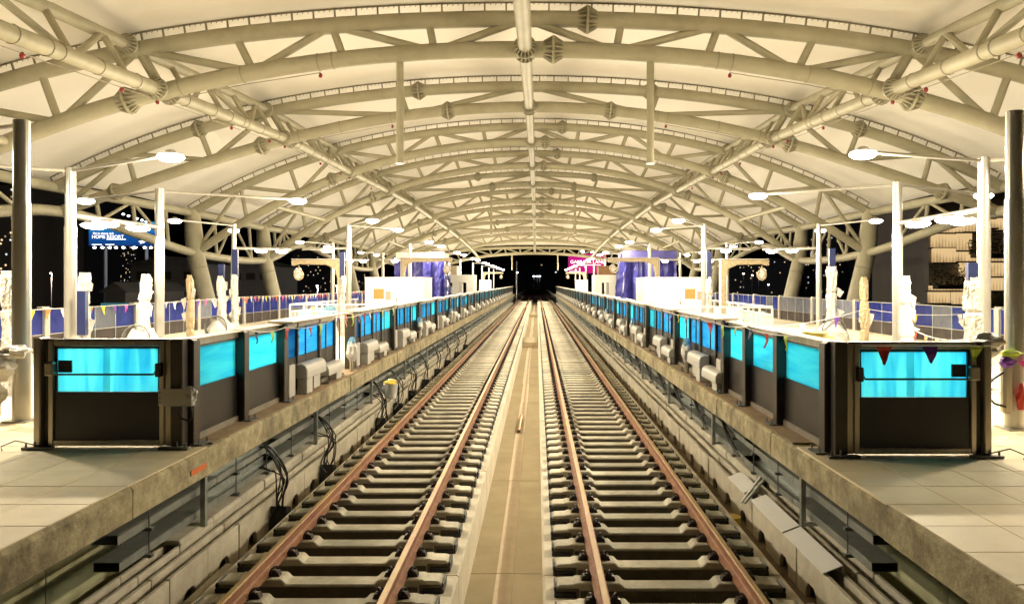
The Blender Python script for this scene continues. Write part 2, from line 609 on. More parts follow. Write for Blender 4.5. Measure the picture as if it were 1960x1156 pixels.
plat = {}
for sg in (-1, 1):
    b = MB()
    b.box(sg * 4.75, sg * 13.1, 2, YEND, -8, 0.76)
    b.box(sg * 3.70, sg * 13.1, 2, 12.2, 0.76, 1.066)
    b.box(sg * 3.70, sg * 13.1, 12.2, YEND, 0.76, PZ)
    pl = solo("platform_" + SIDE[sg], b, "paving", None, None, kind="structure")
    plat[sg] = pl
    # pale wall under the overhang
    yy = 2.0
    wallm = MB().box(sg * 4.60, sg * 4.748, 0, 5.98, -0.75, 0.758).mesh("under_platform_wall", "under_wall")
    while yy < YEND - 1:
        inst("wall_panel", wallm, pl, (0, yy, 0))
        yy += 6.0
    # edge beams, slightly out of line with each other
    yy = 2.0
    k = 0
    while yy < YEND:
        ln = RN.choice((2.4, 3.0, 3.3))
        ln = min(ln, YEND - yy)
        o = RN.uniform(-0.012, 0.012)
        tt = RN.uniform(-0.008, 0.004)
        prof = [(sg * (EDGE + o), 0.775), (sg * (EDGE + o), 1.045), (sg * (EDGE + 0.025 + o), 1.078 + tt), (sg * 3.699, 1.078 + tt), (sg * 3.699, 0.70), (sg * (EDGE + 0.12 + o), 0.70)]
        part("edge_beam", MB().prism(prof, 'y', yy, yy + ln - 0.012), "concrete_fascia", pl)
        yy += ln
    # dusty ledge in front of the doors
    part("door_ledge", MB().box(sg * 3.46, sg * 4.0, 9.35, YEND, 1.076, PZ + 0.005), "ledge", pl)
    # floor tiles one can tell apart
    tm = MB().box(0.004, 0.596, 0.004, 0.596, 1.06, PZ).mesh("tile", "tile", bevel=0.003)
    for i in range(16):
        for j in range(13):
            u0 = 3.44 + i * 0.6
            y0 = 4.36 + j * 0.6
            if y0 > 9.1 and u0 < 3.9:
                continue
            inst("tile", tm, pl, (u0 if sg > 0 else -u0 - 0.6, y0, RN.uniform(-0.0015, 0.0015)))

# ---------------------------------------------------------------- rails
TRK = 1.815
railprof = [(-0.075, -0.172), (0.075, -0.172), (0.075, -0.160), (0.020, -0.140), (0.010, -0.120), (0.010, -0.050), (0.034, -0.038), (0.036, -0.010),
            (0.028, -0.003), (-0.028, -0.003), (-0.036, -0.010), (-0.034, -0.038), (-0.010, -0.050), (-0.010, -0.120), (-0.020, -0.140), (-0.075, -0.160)]
rl = {-2.565: "outer rusty rail of the left track", -1.065: "inner rusty rail of the left track, beside the drain channel",
      1.065: "inner rusty rail of the right track, beside the drain channel", 2.565: "outer rusty rail of the right track"}
for x, lb in rl.items():
    t = thing("rail", (x, 3, -0.172), lb, "rail", "running rails")
    part("rail_body", MB().prism([(x + a, z) for a, z in railprof], 'y', 3, 170), "rail_rust", t)
    part("rail_head", MB().prism([(x - 0.030, -0.004), (x + 0.030, -0.004), (x + 0.024, 0.001), (x - 0.024, 0.001)], 'y', 3, 170), "rail_top", t)

# ---------------------------------------------------------------- sleepers
def nth(n):
    return "%d%s" % (n, "th" if 10 < n % 100 < 14 else {1: "st", 2: "nd", 3: "rd"}.get(n % 10, "th"))


def sleeper_mesh():
    b = MB()
    hw = 0.125
    prof = [(-1.20, -0.34), (-0.97, -0.34), (-0.95, -0.52), (0.95, -0.52), (0.97, -0.34), (1.20, -0.34), (1.20, -0.225), (1.17, -0.20), (1.02, -0.195), (0.99, -0.182), (0.52, -0.182), (0.47, -0.235), (-0.47, -0.235), (-0.52, -0.182),
            (-0.99, -0.182), (-1.02, -0.195), (-1.17, -0.20), (-1.20, -0.225)]
    b.prism(prof, 'y', -hw, hw)
    return b.mesh("sleeper", "sleeper", bevel=0.012)


def boot_mesh(s):
    b = MB()
    b.box(s * 0.99, s * 1.225, -0.155, 0.155, -0.33, -0.268)
    b.box(s * 1.205, s * 1.226, -0.140, 0.140, -0.268, -0.215)
    return b.mesh("rubber_boot", "rubber", bevel=0.008)


def clip_mesh(s):
    b = MB()
    pts = []
    for k in range(9):
        a = math.pi * (-0.1 + 1.2 * k / 8)
        pts.append((s * (0.115 + 0.03 * math.cos(a * 1.0)), 0.055 * math.cos(a), -0.150 + 0.058 * math.sin(a)))
    b.tube(pts, 0.014, 5)
    b.tube([(s * 0.07, -0.045, -0.142), (s * 0.13, -0.03, -0.12), (s * 0.155, 0.02, -0.14)], 0.013, 5)
    b.prism([(s * 0.076, -0.182), (s * 0.185, -0.182), (s * 0.165, -0.135), (s * 0.11, -0.120), (s * 0.076, -0.150)], 'y', -0.045, 0.045)
    return b.mesh("rail_clip", "clip")


slm = sleeper_mesh()
btm = {s: boot_mesh(s) for s in (-1, 1)}
slv_me = MB().box(-0.945, 0.945, -0.135, -0.1255, -0.515, -0.262).box(-0.945, 0.945, 0.1255, 0.135, -0.515, -0.262).box(0.96, 1.19, -0.132, -0.1255, -0.33, -0.235).box(-1.19, -0.96, -0.132, -0.1255, -0.33, -0.235).mesh("shade_sleeve", "shade_sleeve")  # thin dark slabs that put the shade of the sleeper flanks into colour
clm = {s: clip_mesh(s) for s in (-1, 1)}
padm = MB().box(-0.078, 0.078, -0.09, 0.09, -0.182, -0.1725).mesh("rail_pad", "rubber")
clall = MB()
for rx in (-0.75, 0.75):
    for s in (-1, 1):
        me = clm[s]
        clall.add([(p.co.x + rx, p.co.y, p.co.z) for p in me.vertices], [tuple(q.vertices) for q in me.polygons])
clall_me = clall.mesh("rail_clips", "clip")
bt_all = MB()
for s in (-1, 1):
    bt_all.add([tuple(p.co) for p in btm[s].vertices], [tuple(q.vertices) for q in btm[s].polygons])
bt_all_me = bt_all.mesh("rubber_boots", "rubber")
stuffb, stuffc = MB(), MB()
SL0, SLP = 6.57, 0.6165
for sg in (-1, 1):
    for i in range(210):
        yy = SL0 + i * SLP + (0.12 if sg < 0 else 0) + RN.uniform(-0.012, 0.012)
        loc = (sg * TRK, yy, 0)
        if i < 150:
            o = bpy.data.objects.new("sleeper", slm)
            COL.objects.link(o)
            o.location = loc
            o.rotation_euler = (0, 0, RN.uniform(-0.004, 0.004))
            ORG[o.name] = Vector(loc)
            tag(o, "%s concrete sleeper of the %s track, counted from the camera" % (nth(i + 1), SIDE[sg]), "sleeper", "sleepers of the %s track" % SIDE[sg])
            inst("shade_sleeve", slv_me, o, loc)
            if i < 40:
                for s in (-1, 1):
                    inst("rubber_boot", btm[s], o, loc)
                    inst("rail_pad", padm, o, (loc[0] + s * 0.75, yy, 0))
                    for s2 in (-1, 1):
                        inst("rail_clip", clm[s2], o, (loc[0] + s * 0.75, yy, 0))
            else:
                c = inst("rail_clips", clall_me, o, loc)
                c["kind"] = "stuff"
                if i < 90:
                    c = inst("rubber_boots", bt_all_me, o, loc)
        else:
            stuffb.add([(p.co.x + loc[0], p.co.y + yy, p.co.z) for p in slm.vertices], [tuple(q.vertices) for q in slm.polygons])
solo("far_sleepers", stuffb, "sleeper", "pale mass of far sleepers where both tracks run out of the station", "sleepers", kind="stuff")

# ---------------------------------------------------------------- cable troughs beside the tracks
def notch_trough(sg, u0, u1, zt, notch):
    if notch:
        # outline seen from the track: drain notch in the foot
        poly = [(0, -0.75), (0.30, -0.75), (0.33, -0.62), (0.40, -0.55), (0.58, -0.55), (0.65, -0.62), (0.68, -0.75), (0.985, -0.75), (0.985, zt), (0, zt)]
        b = MB().prism(poly, 'x', sg * u0, sg * (u0 + 0.06))
        b.box(sg * (u1 - 0.06), sg * u1, 0, 0.985, -0.75, zt)
        b.box(sg * (u0 + 0.06), sg * (u1 - 0.06), 0, 0.985, -0.53, -0.49)
    else:
        b = MB()
        b.box(sg * u0, sg * (u0 + 0.05), 0, 0.985, -0.75, zt)
        b.box(sg * (u1 - 0.05), sg * u1, 0, 0.985, -0.75, zt)
        b.box(sg * (u0 + 0.05), sg * (u1 - 0.05), 0, 0.985, -0.75, -0.65)
    return b.mesh("trough_segment", "trough", bevel=0.008)


for sg in (-1, 1):
    for row, (u0, u1, zt, notch) in enumerate(((3.62, 3.88, -0.26, True), (3.96, 4.20, -0.22, False))):
        t = thing("cable_trough", (sg * u0, 8, -0.75),
                  "%s row of precast concrete cable trough along the %s track" % (("nearer, notched", "farther, plain")[row], SIDE[sg]), "cable trough", "trackside cable troughs")
        me = notch_trough(sg, u0, u1, zt, notch)
        lid = MB().prism([(sg * (u0 - 0.01), zt + 0.003), (sg * (u1 + 0.01), zt + 0.003), (sg * (u1 - 0.02), zt + 0.06), (sg * (u0 + 0.02), zt + 0.06)], 'y', 0.003, 0.985).mesh("trough_lid", "trough", bevel=0.01)
        far = MB()
        y0 = 8.6 if (sg < 0) else 8.7
        n = 0
        yy = y0 - 3.0
        while yy < 132:
            dx = RN.uniform(-0.012, 0.012)
            if n < 60:
                inst("trough_segment", me, t, (dx, yy, RN.uniform(-0.008, 0.008)))
                if row == 1 and yy > (12.0 if sg > 0 else 9.5):
                    inst("trough_lid", lid, t, (dx, yy, 0))
            else:
                far.add([(p.co.x, p.co.y + yy, p.co.z) for p in me.vertices], [tuple(q.vertices) for q in me.polygons])
            yy += 1.0
            n += 1
        part("far_trough_segments", far, "trough", t, kind="stuff")
# bright metal lids laid on the right trough
for n, (a, b_, dy) in enumerate(((8.75, 10.15, "nearest of three bright metal plates laid on the right cable trough"),
                                 (10.2, 11.7, "middle of three bright metal plates laid on the right cable trough"),
                                 (12.1, 13.1, "farthest of three bright metal plates laid on the right cable trough"))):
    solo("metal_plate", MB().prism([(3.60, -0.255), (3.83, -0.165), (3.825, -0.153), (3.595, -0.243)], 'y', a, b_).box(3.815, 3.83, a, b_, -0.25, -0.172), "alu_white", dy, "metal plate", "metal plates on the trough", loc=(3.75, a, -0.235), bevel=0.003)
# loose trough pieces lying beside the left slab
for n, (u, a, ln, lb) in enumerate(((3.40, 6.6, 1.5, "loose narrow concrete kerb piece beside the left slab, closest to the camera"),
                                    (3.43, 8.6, 1.2, "second loose narrow concrete kerb piece beside the left slab"),
                                    (-3.40, 6.8, 1.8, "loose narrow concrete kerb piece lying beside the right slab"))):
    solo("kerb_piece", MB().box(-u - 0.06, -u + 0.06, a, a + ln, -0.75, -0.50), "trough", lb, "kerb piece", "loose kerb pieces", loc=(-u, a, -0.75), bevel=0.02)

# ---------------------------------------------------------------- cable trays under the platform overhang
for sg in (-1, 1):
    t = thing("cable_tray", (sg * 3.9, 7.7, 0.1), "two-tier galvanised cable tray hung under the %s platform edge" % SIDE[sg], "cable tray", "cable trays under the platforms")
    for z in (0.42, 0.14):
        yy = 7.72 if z > 0.3 else 7.75
        tm = MB()
        tm.box(sg * 3.72, sg * 3.724, 0, 2.38, 0, 0.085).box(sg * 3.976, sg * 3.98, 0, 2.38, 0, 0.085).box(sg * 3.724, sg * 3.976, 0, 2.38, 0, 0.004)
        tm.box(sg * 3.71, sg * 3.724, 0, 2.38, 0.085, 0.09)
        me = tm.mesh("tray_length", "galvanised")
        cv = MB().box(sg * 3.715, sg * 3.985, 0, 2.38, 0.091, 0.096).mesh("tray_cover", "galvanised")
        n = 0
        while yy < 132:
            inst("tray_length", me, t, (0, yy, z + RN.uniform(-0.006, 0.006)))
            if n != 1 and n != 4:
                inst("tray_cover", cv, t, (0, yy, z))
            yy += 2.4
            n += 1
    yy = 8.3
    n = 0
    hm = MB()
    hm.tube([(sg * 3.70, 0, 0.08), (sg * 3.70, 0, 0.72)], 0.008, 5).tube([(sg * 4.0, 0, 0.08), (sg * 4.0, 0, 0.72)], 0.008, 5)
    for z in (0.10, 0.38):
        hm.box(sg * 3.66, sg * 4.05, -0.03, 0.03, z, z + 0.035)
    hme = hm.mesh("tray_hanger", "galv_dark")
    pm = MB().box(sg * 3.60, sg * 3.66, -0.035, 0.035, 0.05, 0.70).box(sg * 3.66, sg * 4.05, -0.03, 0.03, 0.06, 0.10).mesh("tray_post", "galvanised")
    while yy < 131:
        if n % 4 == 1:
            inst("tray_post", pm, t, (0, yy, 0))
        else:
            inst("tray_hanger", hme, t, (0, yy, 0))
        yy += 1.2
        n += 1
    # long conduit and cables under the edge
    part("conduit", MB().tube([(sg * 4.3, 6, 0.55), (sg * 4.3, 130, 0.55)], 0.03, 6), "galv_dark", t)
    part("conduit", MB().tube([(sg * 4.45, 6, 0.25), (sg * 4.45, 130, 0.25)], 0.035, 6), "galvanised", t)

# black cable bundles, left: from the trays down to the troughs
bl = [14.6, 17.0, 19.4, 21.8, 24.4, 27.2, 30.5, 34.0, 38.0, 42.5]
bl[0] = 11.7
bl[1] = 14.4
for n, yy in enumerate(bl):
    t = thing("cable_bundle", (-3.75, yy, -0.3), "%s drooping bundle of black cables from the left tray, counted from the camera" % ORD[n], "cable bundle", "black cable bundles on the left")
    for k in range(7 if yy < 26 else 4):
        e = RN.uniform(-0.25, 0.35)
        p0 = (-3.73, yy + RN.uniform(-0.05, 0.05), 0.55 - (0.3 if k % 3 == 2 else 0))
        p1 = (-3.60 + RN.uniform(-0.05, 0.05), yy + 0.05 + e * 0.3, p0[2] - 0.05)
        p2 = (-3.45 + RN.uniform(-0.05, 0.08), yy + 0.15 + e * 0.7, 0.1 + RN.uniform(-0.1, 0.1))
        p3 = (-3.50 + RN.uniform(-0.1, 0.1), yy + 0.25 + e, -0.30)
        p4 = (-3.52 + RN.uniform(-0.06, 0.06), yy + 0.1 + e + RN.uniform(-0.3, 0.3), -0.5)
        pts = bez([p0, p1, p2, p3, p4]) if False else [p0, p1, p2, p3, p4]
        pp = []
        for i in range(len(pts) - 1):
            a0, a1, a2, a3 = (Vector(pts[max(i - 1, 0)]), Vector(pts[i]), Vector(pts[i + 1]), Vector(pts[min(i + 2, len(pts) - 1)]))
            for q in range(4):
                s = q / 4
                pp.append(0.5 * ((2 * a1) + (a2 - a0) * s + (2 * a0 - 5 * a1 + 4 * a2 - a3) * s * s + (3 * a1 - a0 - 3 * a2 + a3) * s ** 3))
        pp.append(Vector(pts[-1]))
        part("cable", MB().tube(pp, 0.011 if k else 0.018, 5), "cable", t, smooth=True)
    part("rubber_block", MB().prism([(yy + 0.02, -0.75), (yy + 0.34, -0.75), (yy + 0.30, -0.42), (yy + 0.10, -0.36)], 'x', -3.60, -3.36), "rubber", t)
# right: loops of corrugated conduit
for n in range(13):
    yy = 13.6 + n * 2.38
    t = thing("conduit_loop", (3.6, yy, 0.3), "%s black corrugated conduit loop under the right platform edge, counted from the camera" % ORD[n], "conduit", "conduit loops on the right")
    for q, (dy, r, dz) in enumerate(((0.0, 0.30, 0.0), (0.16, 0.2, 0.28))):
        pts = []
        for k in range(9):
            a = math.pi / 2 * k / 8
            pts.append((3.56 + 0.16 * math.sin(a), yy - 0.25 + dy - (0.55 if q == 0 else 0.4) * (1 - math.cos(a)), 0.68 - (0.50 if q == 0 else 0.25) * math.sin(a)))
        pts.insert(0, (3.56, yy - 0.25 + dy, 0.78))
        pts.append((3.80, pts[-1][1] - 0.14, pts[-1][2] - 0.01))
        part("conduit", MB().tube(pts, 0.028, 7), "cable", t, smooth=True)

# ================================================================ station roof
S = 9.5
U = S / F
XC = 0.12
rz = [760, 896, 1011, 1079, 1122, 1132, 1110, 1040, 937, 811, 617]
sxn = [1393, 1393, 1393, 1385, 1385, 1394, 1372, 1336, 1315, 1241, 1195]
szn = [640, 735, 826, 846, 876, 900, 866, 826, 780, 664, 534]
exn = [2590, 2590, 2703, 2578, 2560, 2640, 2480, 2470, 2520, 2380, 2350]
ezn = [225, 225, 409, 225, 215, 420, 215, 210, 350, 190, 170]
tdz = [310, 310, 140, 310, 310, 140, 300, 300, 140, 280, 270]
NA = 11
WARCH = (2, 5, 8)


def quart(z0, x1, z1, x2, z2):
    d1, d2 = z0 - z1, z0 - z2
    a1, b1, a2, b2 = x1 ** 2, x1 ** 4, x2 ** 2, x2 ** 4
    det = a1 * b2 - a2 * b1
    a = (d1 * b2 - d2 * b1) / det
    b = (a1 * d2 - a2 * d1) / det
    return lambda x: z0 - a * x * x - b * x ** 4


bot, top, AY = [], [], []
for i in range(NA):
    AY.append(S * (i + 1.01))
    bot.append(quart(rz[i], sxn[i], szn[i], exn[i], ezn[i]))
    top.append(quart(rz[i] + 117, sxn[i] + 94, szn[i] + 160, exn[i] + 25, ezn[i] + tdz[i]))


def W(i, x, z, dy=0.0):
    return Vector((XC + x * U, AY[i] + dy, CH + z * U))


def nodes(i):
    """panel points: (bottom x, top x) from the ridge outwards"""
    r = []
    for j in range(0, 5):
        x = sxn[i] * j / 4
        r.append((x, x * (sxn[i] + 94) / sxn[i]))
    for j in range(1, 4):
        x = sxn[i] + (exn[i] - sxn[i]) * j / 3
        xt = (sxn[i] + 94) + (exn[i] + 25 - sxn[i] - 94) * j / 3
        r.append((x, xt))
    return r


roof = thing("station_roof", (XC, AY[0], PZ), "cream vaulted station roof on tubular arch trusses over both tracks", "roof")


def collar(c, d, r):
    """bolted flange joint with radial ribs"""
    b = MB()
    R_ = r * 1.7
    b.lathe([(r * 0.9, -0.03), (R_, -0.03), (R_, 0.03), (r * 0.9, 0.03)], 14, c, d)
    d = Vector(d).normalized()
    s = d.orthogonal().normalized()
    u = d.cross(s)
    c = Vector(c)
    for k in range(16):
        a = 2 * math.pi * k / 16
        e = s * math.cos(a) + u * math.sin(a)
        n_ = d.cross(e) * 0.012
        for sd in (-1, 1):
            p = [c + e * r * 0.95 + d * sd * 0.035, c + e * R_ * 0.97 + d * sd * 0.035, c + e * r * 1.04 + d * sd * 0.24, c + e * r * 0.95 + d * sd * 0.24]
            vs_ = [q - n_ for q in p] + [q + n_ for q in p]
            b.add(vs_, [(3, 2, 1, 0), (4, 5, 6, 7), (0, 1, 5, 4), (1, 2, 6, 5), (2, 3, 7, 6), (3, 0, 4, 7)])
    return b


RB, RT, RW = 0.20, 0.20, 0.095
for i in range(NA):
    near = i <= 4
    n = 16 if near else 10
    N = 44 if near else 28
    cb = MB()
    for fn, X, r in ((bot[i], exn[i], RB), (top[i], exn[i] + 25, RT)):
        cb.tube([W(i, -X + 2 * X * k / N, fn(-X + 2 * X * k / N)) for k in range(N + 1)], r, n)
    arch = part("arch_truss", cb, "steel_cream", roof, smooth=True)
    nd = nodes(i)
    for sg in (-1, 1):
        B = [W(i, sg * b_, bot[i](b_)) for b_, t_ in nd]
        T = [W(i, sg * t_, top[i](t_)) for b_, t_ in nd]
        webs = []
        if i in WARCH:
            webs.append((B[2], T[2], RW))
            webs.append((T[0], B[2], RW))
            webs.append((B[2], T[4], RW))
            webs.append((B[4], T[4], RW * 1.2))
        else:
            for j in (1, 2, 3):
                webs.append((B[j], T[j], RW))
            webs.append((B[4], T[4], RW * 1.25))
            webs.append((T[0], B[1], RW))
            webs.append((B[1], T[2], RW))
            webs.append((T[2], B[3], RW))
            webs.append((B[3], T[4], RW))
        webs += [(B[5], T[5], RW), (T[4], B[5], RW), (B[5], T[6], RW), (B[6], T[6], RW), (T[6], B[7], RW)]
        for a, b_, r in webs:
            part("web_strut", MB().tube([a, b_], r, 10 if near else 7), "steel_cream", arch, smooth=True)
    if i not in WARCH and False:
        pass
    if i <= 5:
        wb = MB()
        x = -exn[i] + 150
        while x < exn[i]:
            for fn, r in ((bot[i], RB), (top[i], RT)):
                c = W(i, x, fn(x))
                wb.lathe([(r + 0.001, -0.012), (r + 0.006, 0.0), (r + 0.001, 0.012)], 14, c, W(i, x + 4, fn(x + 4)) - c + Vector((0, 0.015, 0)))
            x += 348
        part("weld_seams", wb, "bracket", arch)
    # flange joints
    js = []
    if i in WARCH:
        js = [("b", -467), ("b", 467), ("t", -636), ("t", 700), ("b", -1540), ("b", 1500), ("t", -1900), ("t", 1900), ("b", -2380), ("b", 2380)]
    else:
        js = [("b", 108), ("t", 239), ("b", -1527), ("b", 1487)]
    for w_, x in js:
        if abs(x) > exn[i] - 80:
            continue
        fn = bot[i] if w_ == "b" else top[i]
        c = W(i, x, fn(x))
        d = W(i, x + 5, fn(x + 5)) - c
        if i < 9:
            part("flange_joint", collar(c, d, RB), "steel_cream", arch)
    # standoffs that hold the membrane above the top chord
    sb = MB()
    X = exn[i] + 25
    x = -X
    while x < X:
        a = W(i, x, top[i](x))
        nrm = Vector((top[i](x - 2) - top[i](x + 2), 0, 4)).normalized()
        nrm = Vector((-(top[i](x + 2) - top[i](x - 2)), 0, 4)).normalized()
        sb.beam(a + nrm * (RT - 0.02), a + nrm * (RT + 0.21), 0.035, 0.05, (0, 1, 0))
        x += 82
    rail_ = []
    x = -X
    while x <= X:
        a = W(i, x, top[i](x))
        nrm = Vector((-(top[i](x + 2) - top[i](x - 2)), 0, 4)).normalized()
        rail_.append(a + nrm * (RT + 0.20))
        x += 60
    sb.tube(rail_, 0.022, 4)
    part("membrane_standoffs", sb, "bracket", arch, kind="stuff")
    # short hooks along the clamp line
    if i <= 3:
        hb = MB()
        x = -X
        while x < X:
            a = W(i, x, top[i](x), -0.03)
            nrm = Vector((-(top[i](x + 2) - top[i](x - 2)), 0, 4)).normalized()
            hb.beam(a + nrm * (RT + 0.13), a + nrm * (RT + 0.20) + Vector((0.05, 0, 0)), 0.012, 0.012, (0, 1, 0))
            x += 20.5
        part("clamp_hooks", hb, "bracket", arch, kind="stuff")

# membrane: one sheet per bay
CO = RT + 0.22


def mem(i, s):
    """point on the membrane over arch i, s in -1..1"""
    X = exn[i] + 60
    x = s * X
    zz = top[i](min(abs(x), exn[i] + 25)) - max(0, abs(x) - exn[i] - 25) * 0.55
    sl = -(top[i](x + 2) - top[i](x - 2))
    nrm = Vector((sl, 0, 4)).normalized()
    return W(i, x, zz) + nrm * CO


NS = 48
for i in range(0, NA):
    b = MB()
    i0, i1 = max(i, 0), min(i + 1, NA - 1)
    y0 = AY[i] if i >= 0 else -2.0
    y1 = AY[i + 1] if i + 1 < NA else AY[i] + 1.6
    NY = 6
    vs_ = []
    for q in range(NY + 1):
        t_ = q / NY
        for k in range(NS + 1):
            s = -1 + 2 * k / NS
            p = mem(i0, s).lerp(mem(i1, s), t_)
            p.y = y0 + (y1 - y0) * t_
            if 0 <= i < NA - 1:
                p.z += 0.10 * math.sin(math.pi * t_)
            elif i < 0:
                p.z -= 0.5 * (1 - t_)
            vs_.append(p)
    m_ = len(vs_)
    up = [(p[0], p[1], p[2] + 0.12) for p in vs_]
    fs = []
    for q in range(NY):
        for k in range(NS):
            a = q * (NS + 1) + k
            fs.append((a, a + 1, a + NS + 2, a + NS + 1))
            fs.append((m_ + a, m_ + a + NS + 1, m_ + a + NS + 2, m_ + a + 1))
    b.add(list(vs_) + up, fs)
    part("roof_membrane", b, "ceiling", roof, smooth=True)

# ridge and side longitudinal tubes
def node_b(i, x):
    return W(i, x, bot[i](abs(x)))


def node_t(i, x):
    return W(i, x, top[i](abs(x)))


for i in range(NA - 1):
    part("ridge_tube", MB().tube([node_b(i, 0) + Vector((0, 0.0, 0)), node_b(i + 1, 0)], 0.165, 16), "steel_cream", roof, smooth=True)
    for sd in (-1, 1):
        c = node_b(i + (0 if sd < 0 else 1), 0) + (node_b(i + 1, 0) - node_b(i, 0)).normalized() * (-sd) * (RB + 0.12)
    for sg in (-1, 1):
        a, b_ = node_b(i, sg * sxn[i]), node_b(i + 1, sg * sxn[i + 1])
        a2, b2 = node_t(i, sg * (sxn[i] + 94)), node_t(i + 1, sg * (sxn[i + 1] + 94))
        part("side_tube", MB().tube([a, b_], 0.165, 14), "steel_cream", roof, smooth=True)
        part("side_tube", MB().tube([a2, b2], 0.135, 12), "steel_cream", roof, smooth=True)
        for q, (f0, f1) in enumerate(((0.17, 0.17), (0.39, 0.39), (0.61, 0.61), (0.83, 0.83), (0.17, 0.39), (0.61, 0.39), (0.61, 0.83))):
            lo, hi = (f0, f1)
            part("side_web", MB().tube([a.lerp(b_, lo), a2.lerp(b2, hi)], 0.075, 8), "steel_cream", roof, smooth=True)
        d = (b_ - a).normalized()
        if i < 8:
            for c in (a + d * (RB + 0.16), b_ - d * (RB + 0.16)):
                part("flange_joint", collar(c, d, 0.165), "steel_cream", roof)
            d2 = (b2 - a2).normalized()
            part("flange_joint", collar(b2 - d2 * (RB + 0.35), d2, 0.15), "steel_cream", roof)
    if i < 8:
        d = (node_b(i + 1, 0) - node_b(i, 0)).normalized()
        for c in (node_b(i, 0) + d * (RB + 0.1), node_b(i + 1, 0) - d * (RB + 0.1)):
            part("flange_joint", collar(c, d, 0.165), "steel_cream", roof)
# struts inside the column pairs
for i in (0, 3, 6, 9):
    for sg in (-1, 1):
        a, b_ = node_b(i, sg * 1985), node_b(i + 1, sg * 1985)
        part("side_tube", MB().tube([a, b_], 0.11, 10), "steel_cream", roof, smooth=True)

# eave trusses and columns
def catmull(ps, q=6):
    out = []
    for i in range(len(ps) - 1):
        a0, a1, a2, a3 = ps[max(i - 1, 0)], ps[i], ps[i + 1], ps[min(i + 2, len(ps) - 1)]
        for k in range(q):
            s = k / q
            out.append(0.5 * ((2 * a1) + (a2 - a0) * s + (2 * a0 - 5 * a1 + 4 * a2 - a3) * s * s + (3 * a1 - a0 - 3 * a2 + a3) * s ** 3))
    out.append(ps[-1])
    return out


for sg in (-1, 1):
    lo = catmull([node_b(i, sg * exn[i]) for i in range(NA)], 8)
    hi = catmull([node_t(i, sg * (exn[i] + 25)) for i in range(NA)], 8)
    for i in range(NA - 1):
        part("eave_chord", MB().tube(lo[i * 8:i * 8 + 9], 0.20, 12), "steel_cream", roof, smooth=True)
        part("eave_chord", MB().tube(hi[i * 8:i * 8 + 9], 0.19, 12), "steel_cream", roof, smooth=True)
        for k in (2, 4, 6):
            part("eave_strut", MB().tube([lo[i * 8 + k], hi[i * 8 + k]], 0.09, 8), "steel_cream", roof, smooth=True)
        part("eave_strut", MB().tube([lo[i * 8 + 2], hi[i * 8 + 4]], 0.07, 8), "steel_cream", roof, smooth=True)
        part("eave_strut", MB().tube([hi[i * 8 + 4], lo[i * 8 + 6]], 0.07, 8), "steel_cream", roof, smooth=True)
    for i in range(NA):
        if i in WARCH:
            continue
        j = node_b(i, sg * exn[i])
        jt = node_t(i, sg * (exn[i] + 25))
        base = Vector((j.x - sg * 0.24 * (j.z + 3), j.y, -3.0))
        col_ = part("roof_column", MB().tube([base, j + (j - base).normalized() * 0.05], [0.44, 0.40], 20), "steel_cream", roof, smooth=True)
        part("column_head", MB().tube([j - Vector((0, 0, 0.1)), j.lerp(jt, 0.45), jt + Vector((0, 0, 0.15))], [0.40, 0.42, 0.34], 20), "steel_cream", col_, smooth=True)
        dn = (base - j).normalized()
        part("column_ring", MB().lathe([(0.41, -0.02), (0.43, -0.02), (0.43, 0.02), (0.41, 0.02)], 20, j + dn * 0.75, dn), "bracket", col_)

# drop tubes hanging from the arches
for i, hx, ln in ((1, 3.05, 2.45), (5, 3.05, 3.3), (10, 3.05, 1.9)):
    for sg in (-1, 1):
        p = node_b(i, sg * hx / U)
        part("drop_tube", MB().tube([p, p - Vector((0, 0, RB + ln))], 0.09, 14), "steel_cream", roof, smooth=True)
        part("drop_tube_cap", MB().lathe([(0.10, 0), (0.10, 0.03)], 14, p - Vector((0, 0, RB + ln + 0.032))), "white_paint", roof)

# red call points and thin wires clipped under the side tubes and the first arches
for i in (0, 1, 2, 3):
    for sg in (-1, 1):
        a, b_ = node_b(i, sg * sxn[i]), node_b(i + 1, sg * sxn[i + 1])
        dn = Vector((0, 0, -0.25))
        part("detector_wire", MB().tube([a + dn, a.lerp(b_, 0.5) + dn * 1.1, b_ + dn], 0.010, 4), "bracket", roof)
        for f in ((0.45, 0.8, 0.97) if i < 3 else (0.5,)):
            c = a.lerp(b_, f) + Vector((0, 0, -0.32))
            part("heat_detector", MB().lathe([(0.02, 0.07), (0.04, 0.04), (0.05, 0.0), (0.03, -0.04)], 8, c), "red", roof)
        for f in (0.12, 0.3, 0.42, 0.52, 0.56, 0.7, 0.86):
            c = a.lerp(b_, f)
            d = (b_ - a).normalized()
            part("cable_tie", MB().lathe([(0.168, -0.012), (0.178, -0.012), (0.178, 0.012), (0.168, 0.012)], 14, c, d), "bracket", roof)
for sg in (-1, 1):
    for i in (1, 2):
        x = sg * sxn[i] * 0.565
        c = node_b(i, x)
        part("heat_detector", MB().lathe([(0.02, 0.07), (0.04, 0.04), (0.05, 0.0), (0.03, -0.04)], 8, c + Vector((0, 0, -0.34))), "red", roof)
        part("detector_wire", MB().tube([node_b(i, sg * sxn[i]) + Vector((0, 0, -0.25)), node_b(i, sg * sxn[i] * 0.78) + Vector((0, 0, -0.26)), c + Vector((0, 0, -0.26))], 0.010, 4), "bracket", roof)
        for f in (0.53, 0.57, 0.78, 0.95):
            c = node_b(i, sg * sxn[i] * f)
            d = node_b(i, sg * sxn[i] * f + 5) - c
            part("cable_tie", MB().lathe([(RB + .003, -0.012), (RB + .014, -0.012), (RB + .014, 0.012), (RB + .003, 0.012)], 14, c, d), "bracket", roof)

# ================================================================ platform screen doors
PH = 1.25


